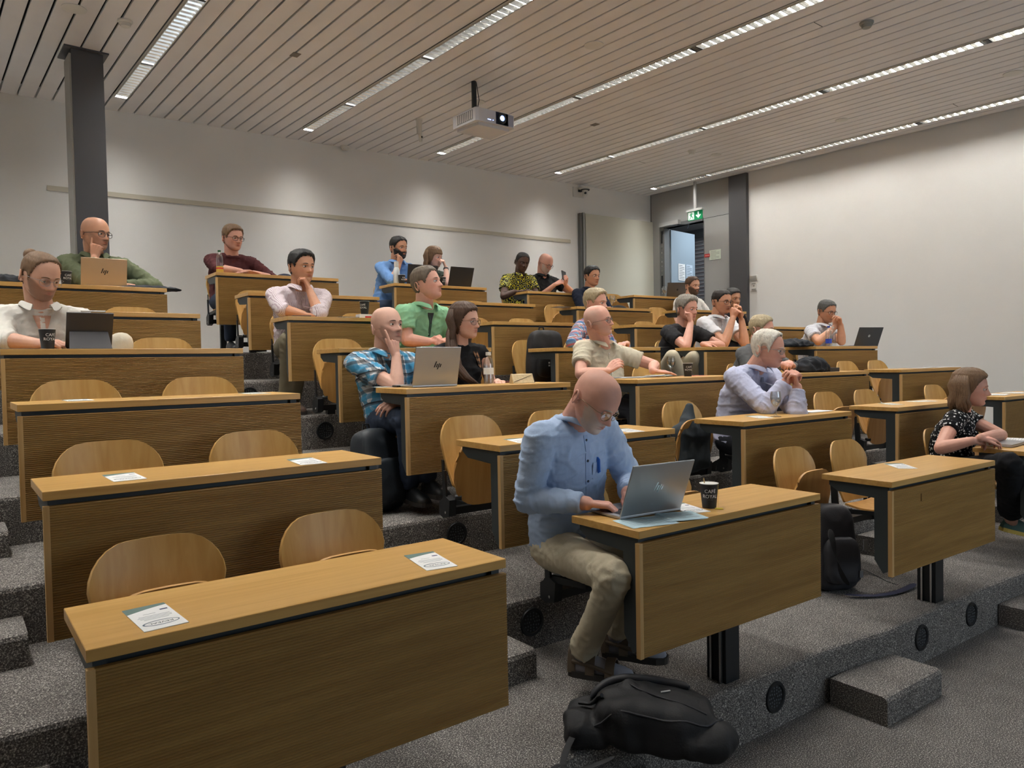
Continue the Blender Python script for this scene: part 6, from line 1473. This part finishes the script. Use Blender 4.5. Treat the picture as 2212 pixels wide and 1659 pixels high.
def drape(pts, r, lift=0, n=5):
    out = []
    P_ = [V((x, y, 0)) for x, y in pts]
    for a_, c_ in zip(P_, P_[1:]):
        for k in range(n):
            q = a_.lerp(c_, k/n); h = bt.ray_cast(V((q.x, q.y, 1)), V((0, 0, -1))); out.append(V((q.x, q.y, (h[0].z if h[0] else 0)+r*.6+lift)))
    for _ in range(2): out = [out[0]]+[(out[i-1]+out[i]*2+out[i+1])/4 for i in range(1, len(out)-1)]+[out[-1]]
    return out
PANEL = mat('black_nylon_panel', rgb(34, 34, 38), .6)
b = MB(); b.tube(drape([(-.17, -.10), (-.05, -.125), (.10, -.13), (.22, -.10), (.28, -.02), (.24, .09)], .004), .004, 6); child(t, b, 'zip', PANEL, 60)
b = MB(); b.tube(drape([(-.10, .05), (.0, -.02), (.12, -.06), (.24, -.06)], .003), .003, 6); child(t, b, 'front_seam', PANEL, 60)
b = MB(); b.tube(drape([(-.20, .06), (-.12, .11), (-.02, .10), (.08, .12), (.18, .08)], .016), [.008, .016, .017]+[.017]*15+[.016, .008], 8); child(t, b, 'padded_shoulder_strap', PANEL, 60)
b = MB(); pts_ = drape([(-.24, .02), (-.18, .0), (-.14, -.05)], .01, .012); b.tube(pts_, .008, 6); child(t, b, 'top_handle', STRP, 60)
ep = drape([(.06, .0), (.11, .01)], .001, .002, 3); b = MB(); b.tube(ep, .004, 6); child(t, b, 'emblem', mat('pale_emblem', rgb(150, 150, 150), .5), 60)
def strap(t, pts, w_=.016, m=STRP, name='strap'):
    b = MB(); pts = [V(q) for q in pts]; rs = []
    for i, q in enumerate(pts):
        d = (pts[min(i+1, len(pts)-1)]-pts[max(0, i-1)]); sd = V((-d.y, d.x, 0))
        sd = sd.normalized() if sd.length > 1e-5 else V((1, 0, 0)); up_ = d.normalized().cross(sd)*.002; rs.append([q-sd*w_-up_, q+sd*w_-up_, q+sd*w_+up_, q-sd*w_+up_])
    b.loft(rs); o = child(t, b, name, m); md = o.modifiers.new('u', 'SUBSURF'); md.levels = 1; md.render_levels = 2; return o
strap(t, [(-.20, -.06, .10), (-.25, -.13, .06), (-.27, -.20, .01), (-.26, -.25, .006), (-.18, -.26, .02), (-.08, -.2, .05)], .014)
strap(t, [(-.27, -.22, .012), (-.31, -.27, .008), (-.27, -.33, .006), (-.21, -.40, .005), (-.19, -.44, -.04), (-.19, -.455, -.15), (-.18, -.46, -.245)], .013)
# standing backpacks
def standing_bag(label, loc, rz, h=.46, w_=.30, d=.2, m=BN, lean=0, name='backpack'):
    t = thing(name, label, 'bag', loc, rz); T = Matrix.Rotation(lean, 4, 'X')
    soft('bag_body', [('x', (0, 0, h*.5), (w_/2, d/2, h*.5), .45, 28, 20, 0, T, .16)], .012, m, t, .006, 9, 2, .002)
    soft('front_pocket', [('x', (0, -d*.46, h*.36), (w_*.38, .045, h*.27), .42, 24, 16, 0, T, .08)], .011, m, t, .005, 12, 2, .002)
    b = MB()
    for k, y in ((0, -d*.52),): b.tube([T @ V((w_*.43*math.cos(a_), y*.35, h*.5+h*.47*math.sin(a_))) for a_ in [PI*i/12 for i in range(13)]], .005, 6)
    child(t, b, 'zip', STRP, 60)
    b = MB(); b.tube([T @ V(q) for q in ((-.03, d*.3, h-.02), (-.02, d*.3, h+.03), (.02, d*.3, h+.03), (.03, d*.3, h-.02))], .007, 6); child(t, b, 'handle', STRP, 60)
    return t
p = at_floor(812, 1100, FL[2]); 
p = at_floor(828, 1105, FL[3]); (lambda *a: None)('bag m3', p)
t = standing_bag('large black backpack on the floor beside the person in blue plaid', (p.x, p.y+.02, FL[3]), .2, .50, .33, .22, mat('blue_black_nylon', rgb(34, 40, 46), .55, bump=(120, .3, .003)), -.12)
p = at_floor(1815, 1275, FL[1]); (lambda *a: None)('bag r1', p)
t = standing_bag('dark rucksack with loose blue straps beside the middle front desk', (p.x, p.y+.05, FL[1]), -.5, .50, .30, .24, BN2, -.1, 'rucksack')
NV = mat('navy_webbing', rgb(38, 42, 66), .7)
strap(t, [(-.05, -.17, .02), (.1, -.22, .012), (.25, -.2, .010), (.40, -.14, .012), (.50, -.08, .02)], .024, NV)
strap(t, [(.12, -.1, .14), (.2, -.12, .10), (.28, -.13, .05), (.36, -.12, .03)], .012, STRP); strap(t, [(-.1, -.13, .4), (-.12, -.2, .3), (-.08, -.2, .15), (.0, -.16, .06)], .025, BN)
b = MB(); b.box(.1, .13, -.155, -.15, .26, .32); b.box(.08, .10, -.15, -.145, .1, .14); child(t, b, 'buckle', mat('grey_buckle', rgb(120, 120, 122), .4))
# backpack on the empty seat, fourth row
P = PLACES['R', 4]; a = P.lp(1172, 780, .55)
t = standing_bag('black backpack with white emblem standing on a seat, fourth row', P.w(-.28, .56, .45), P.a-.15, .46, .36, .2, BN, 0)
b = MB()
for x in (0, 1):
    for z in (0, 1): b.box(-.05+x*.022, -.036+x*.022, -.1475, -.1455, .14+z*.024, .154+z*.024)
for k, (z, l) in enumerate(((.176, .05), (.166, .09), (.156, .09), (.140, .06))): b.box(.005, .005+l, -.1475, -.1455, z, z+.004)
child(t, b, 'white_emblem', LETTER)
# jackets
def heap(label, P, px, py, dy, size, m, z=DH, seedx=0, cat='jacket', name='jacket', amp=.014):
    p = on_desk(P, px, py, dy); t = thing(name, label, cat, P.w(p.x, p.y, z), P.a)
    sx, sy, sz = size; soft('fabric', [('s', (0, 0, sz*.45), (sx*.5, sy*.5, sz*.5)), ('s', (sx*.28, 0, sz*.3), (sx*.3, sy*.5, sz*.34)), ('s', (-sx*.3, 0, sz*.32), (sx*.28, sy*.45, sz*.36)), ('s', (0, 0, sz*.15), (sx*.62, sy*.55, sz*.2))], max(.009, sz*.07), m, t, amp, 13, 3, .001); return t
JK = cloth('black_jacket', rgb(44, 46, 50)); JK2 = cloth('charcoal_jacket', rgb(60, 66, 70))
t = thing('jacket', 'charcoal jacket draped over an empty chair, second row', 'jacket', PLACES['R', 2].w(-.3, .68, .44), PLACES['R', 2].a)
soft('fabric', [('c', (-.05, -.02, .20), (-.01, .0, .35), .075, .028), ('s', (.0, -.01, .18), (.19, .085, .085)), ('x', (.0, -.03, .07), (.16, .045, .17), .5), ('c', (-.05, .0, .2), (.15, -.02, .21), .06, .045)], .009, JK2, t, .012, 10, 1)
heap('black jacket bundled on the third-row desk, fourth column', PLACES['S', 3], 1752, 800, .18, (.34, .24, .14), JK, amp=.02)
heap('black jacket lying on the left end of fourth-row desk, rightmost column', PLACES['T', 4], 1718, 747, .2, (.42, .24, .09), JK, amp=.018)
heap('black folded cloth at the right end of sixth-row desk, left', PLACES['L', 6], 322, 622, .2, (.42, .26, .035), JK, amp=.006)
heap('dark rumpled jacket at the left edge, sixth row', PLACES['L', 6], 18, 608, .2, (.30, .25, .07), JK)
heap('small dark pouch on the back-row desk behind person in pinstripes', PLACES['M', 7], 615, 596, .2, (.13, .10, .045), cloth('navy_pouch', rgb(40, 44, 60)), cat='pouch', name='pouch', amp=.005)
heap('black pouch on the sixth-row desk beside the stemmed glass', PLACES['S', 6], 1337, 664, .2, (.2, .12, .05), JK, cat='pouch', name='pouch', amp=.006)
# black bag with green box at the left edge
p = at_floor(12, 1058, FL[3]); (lambda *a: None)('left bag', p)
q0 = at_floor(28, 1055, FL[3])
t = thing('storage_box', 'small green box with pale rim on the step at left edge', 'box', (q0.x, q0.y+.1, FL[3]), 0); b = MB(); b.box(-.12, .06, -.1, .1, 0, .11); child(t, b, 'green_box', mat('dark_green', rgb(40, 84, 48), .6)); b = MB(); b.box(-.125, .065, -.105, .105, 0, .012); child(t, b, 'pale_tray', WHITE)
t = thing('shoulder_bag', 'black soft bag lying on the green box at left edge', 'bag', (q0.x-.06, q0.y+.1, FL[3]+.11)); soft('bag_body', [('s', (0, 0, .05), (.16, .12, .055)), ('s', (.05, 0, .09), (.09, .09, .05))], .012, BN, t, .01, 12, 3, .001)
# small scratch on the front of the first desk of the middle column
for o in bpy.data.objects:
    if o.name.split('.')[0] == 'lecture_desk' and (o.location-PLACES['R', 1].o).length < .01:
        sp_ = PLACES['R', 1].loc(on_plane(1990, 1074, PLACES['R', 1].o, PLACES['R', 1].v)); b = MB(); b.box(sp_.x-.003, sp_.x+.003, -.0012, .002, sp_.z-.02, sp_.z+.02); b.box(sp_.x-.02, sp_.x+.03, -.0006, .002, sp_.z-.023, sp_.z-.0215); child(o, b, 'scratch', mat('scratch_brown', rgb(96, 70, 34), .8))
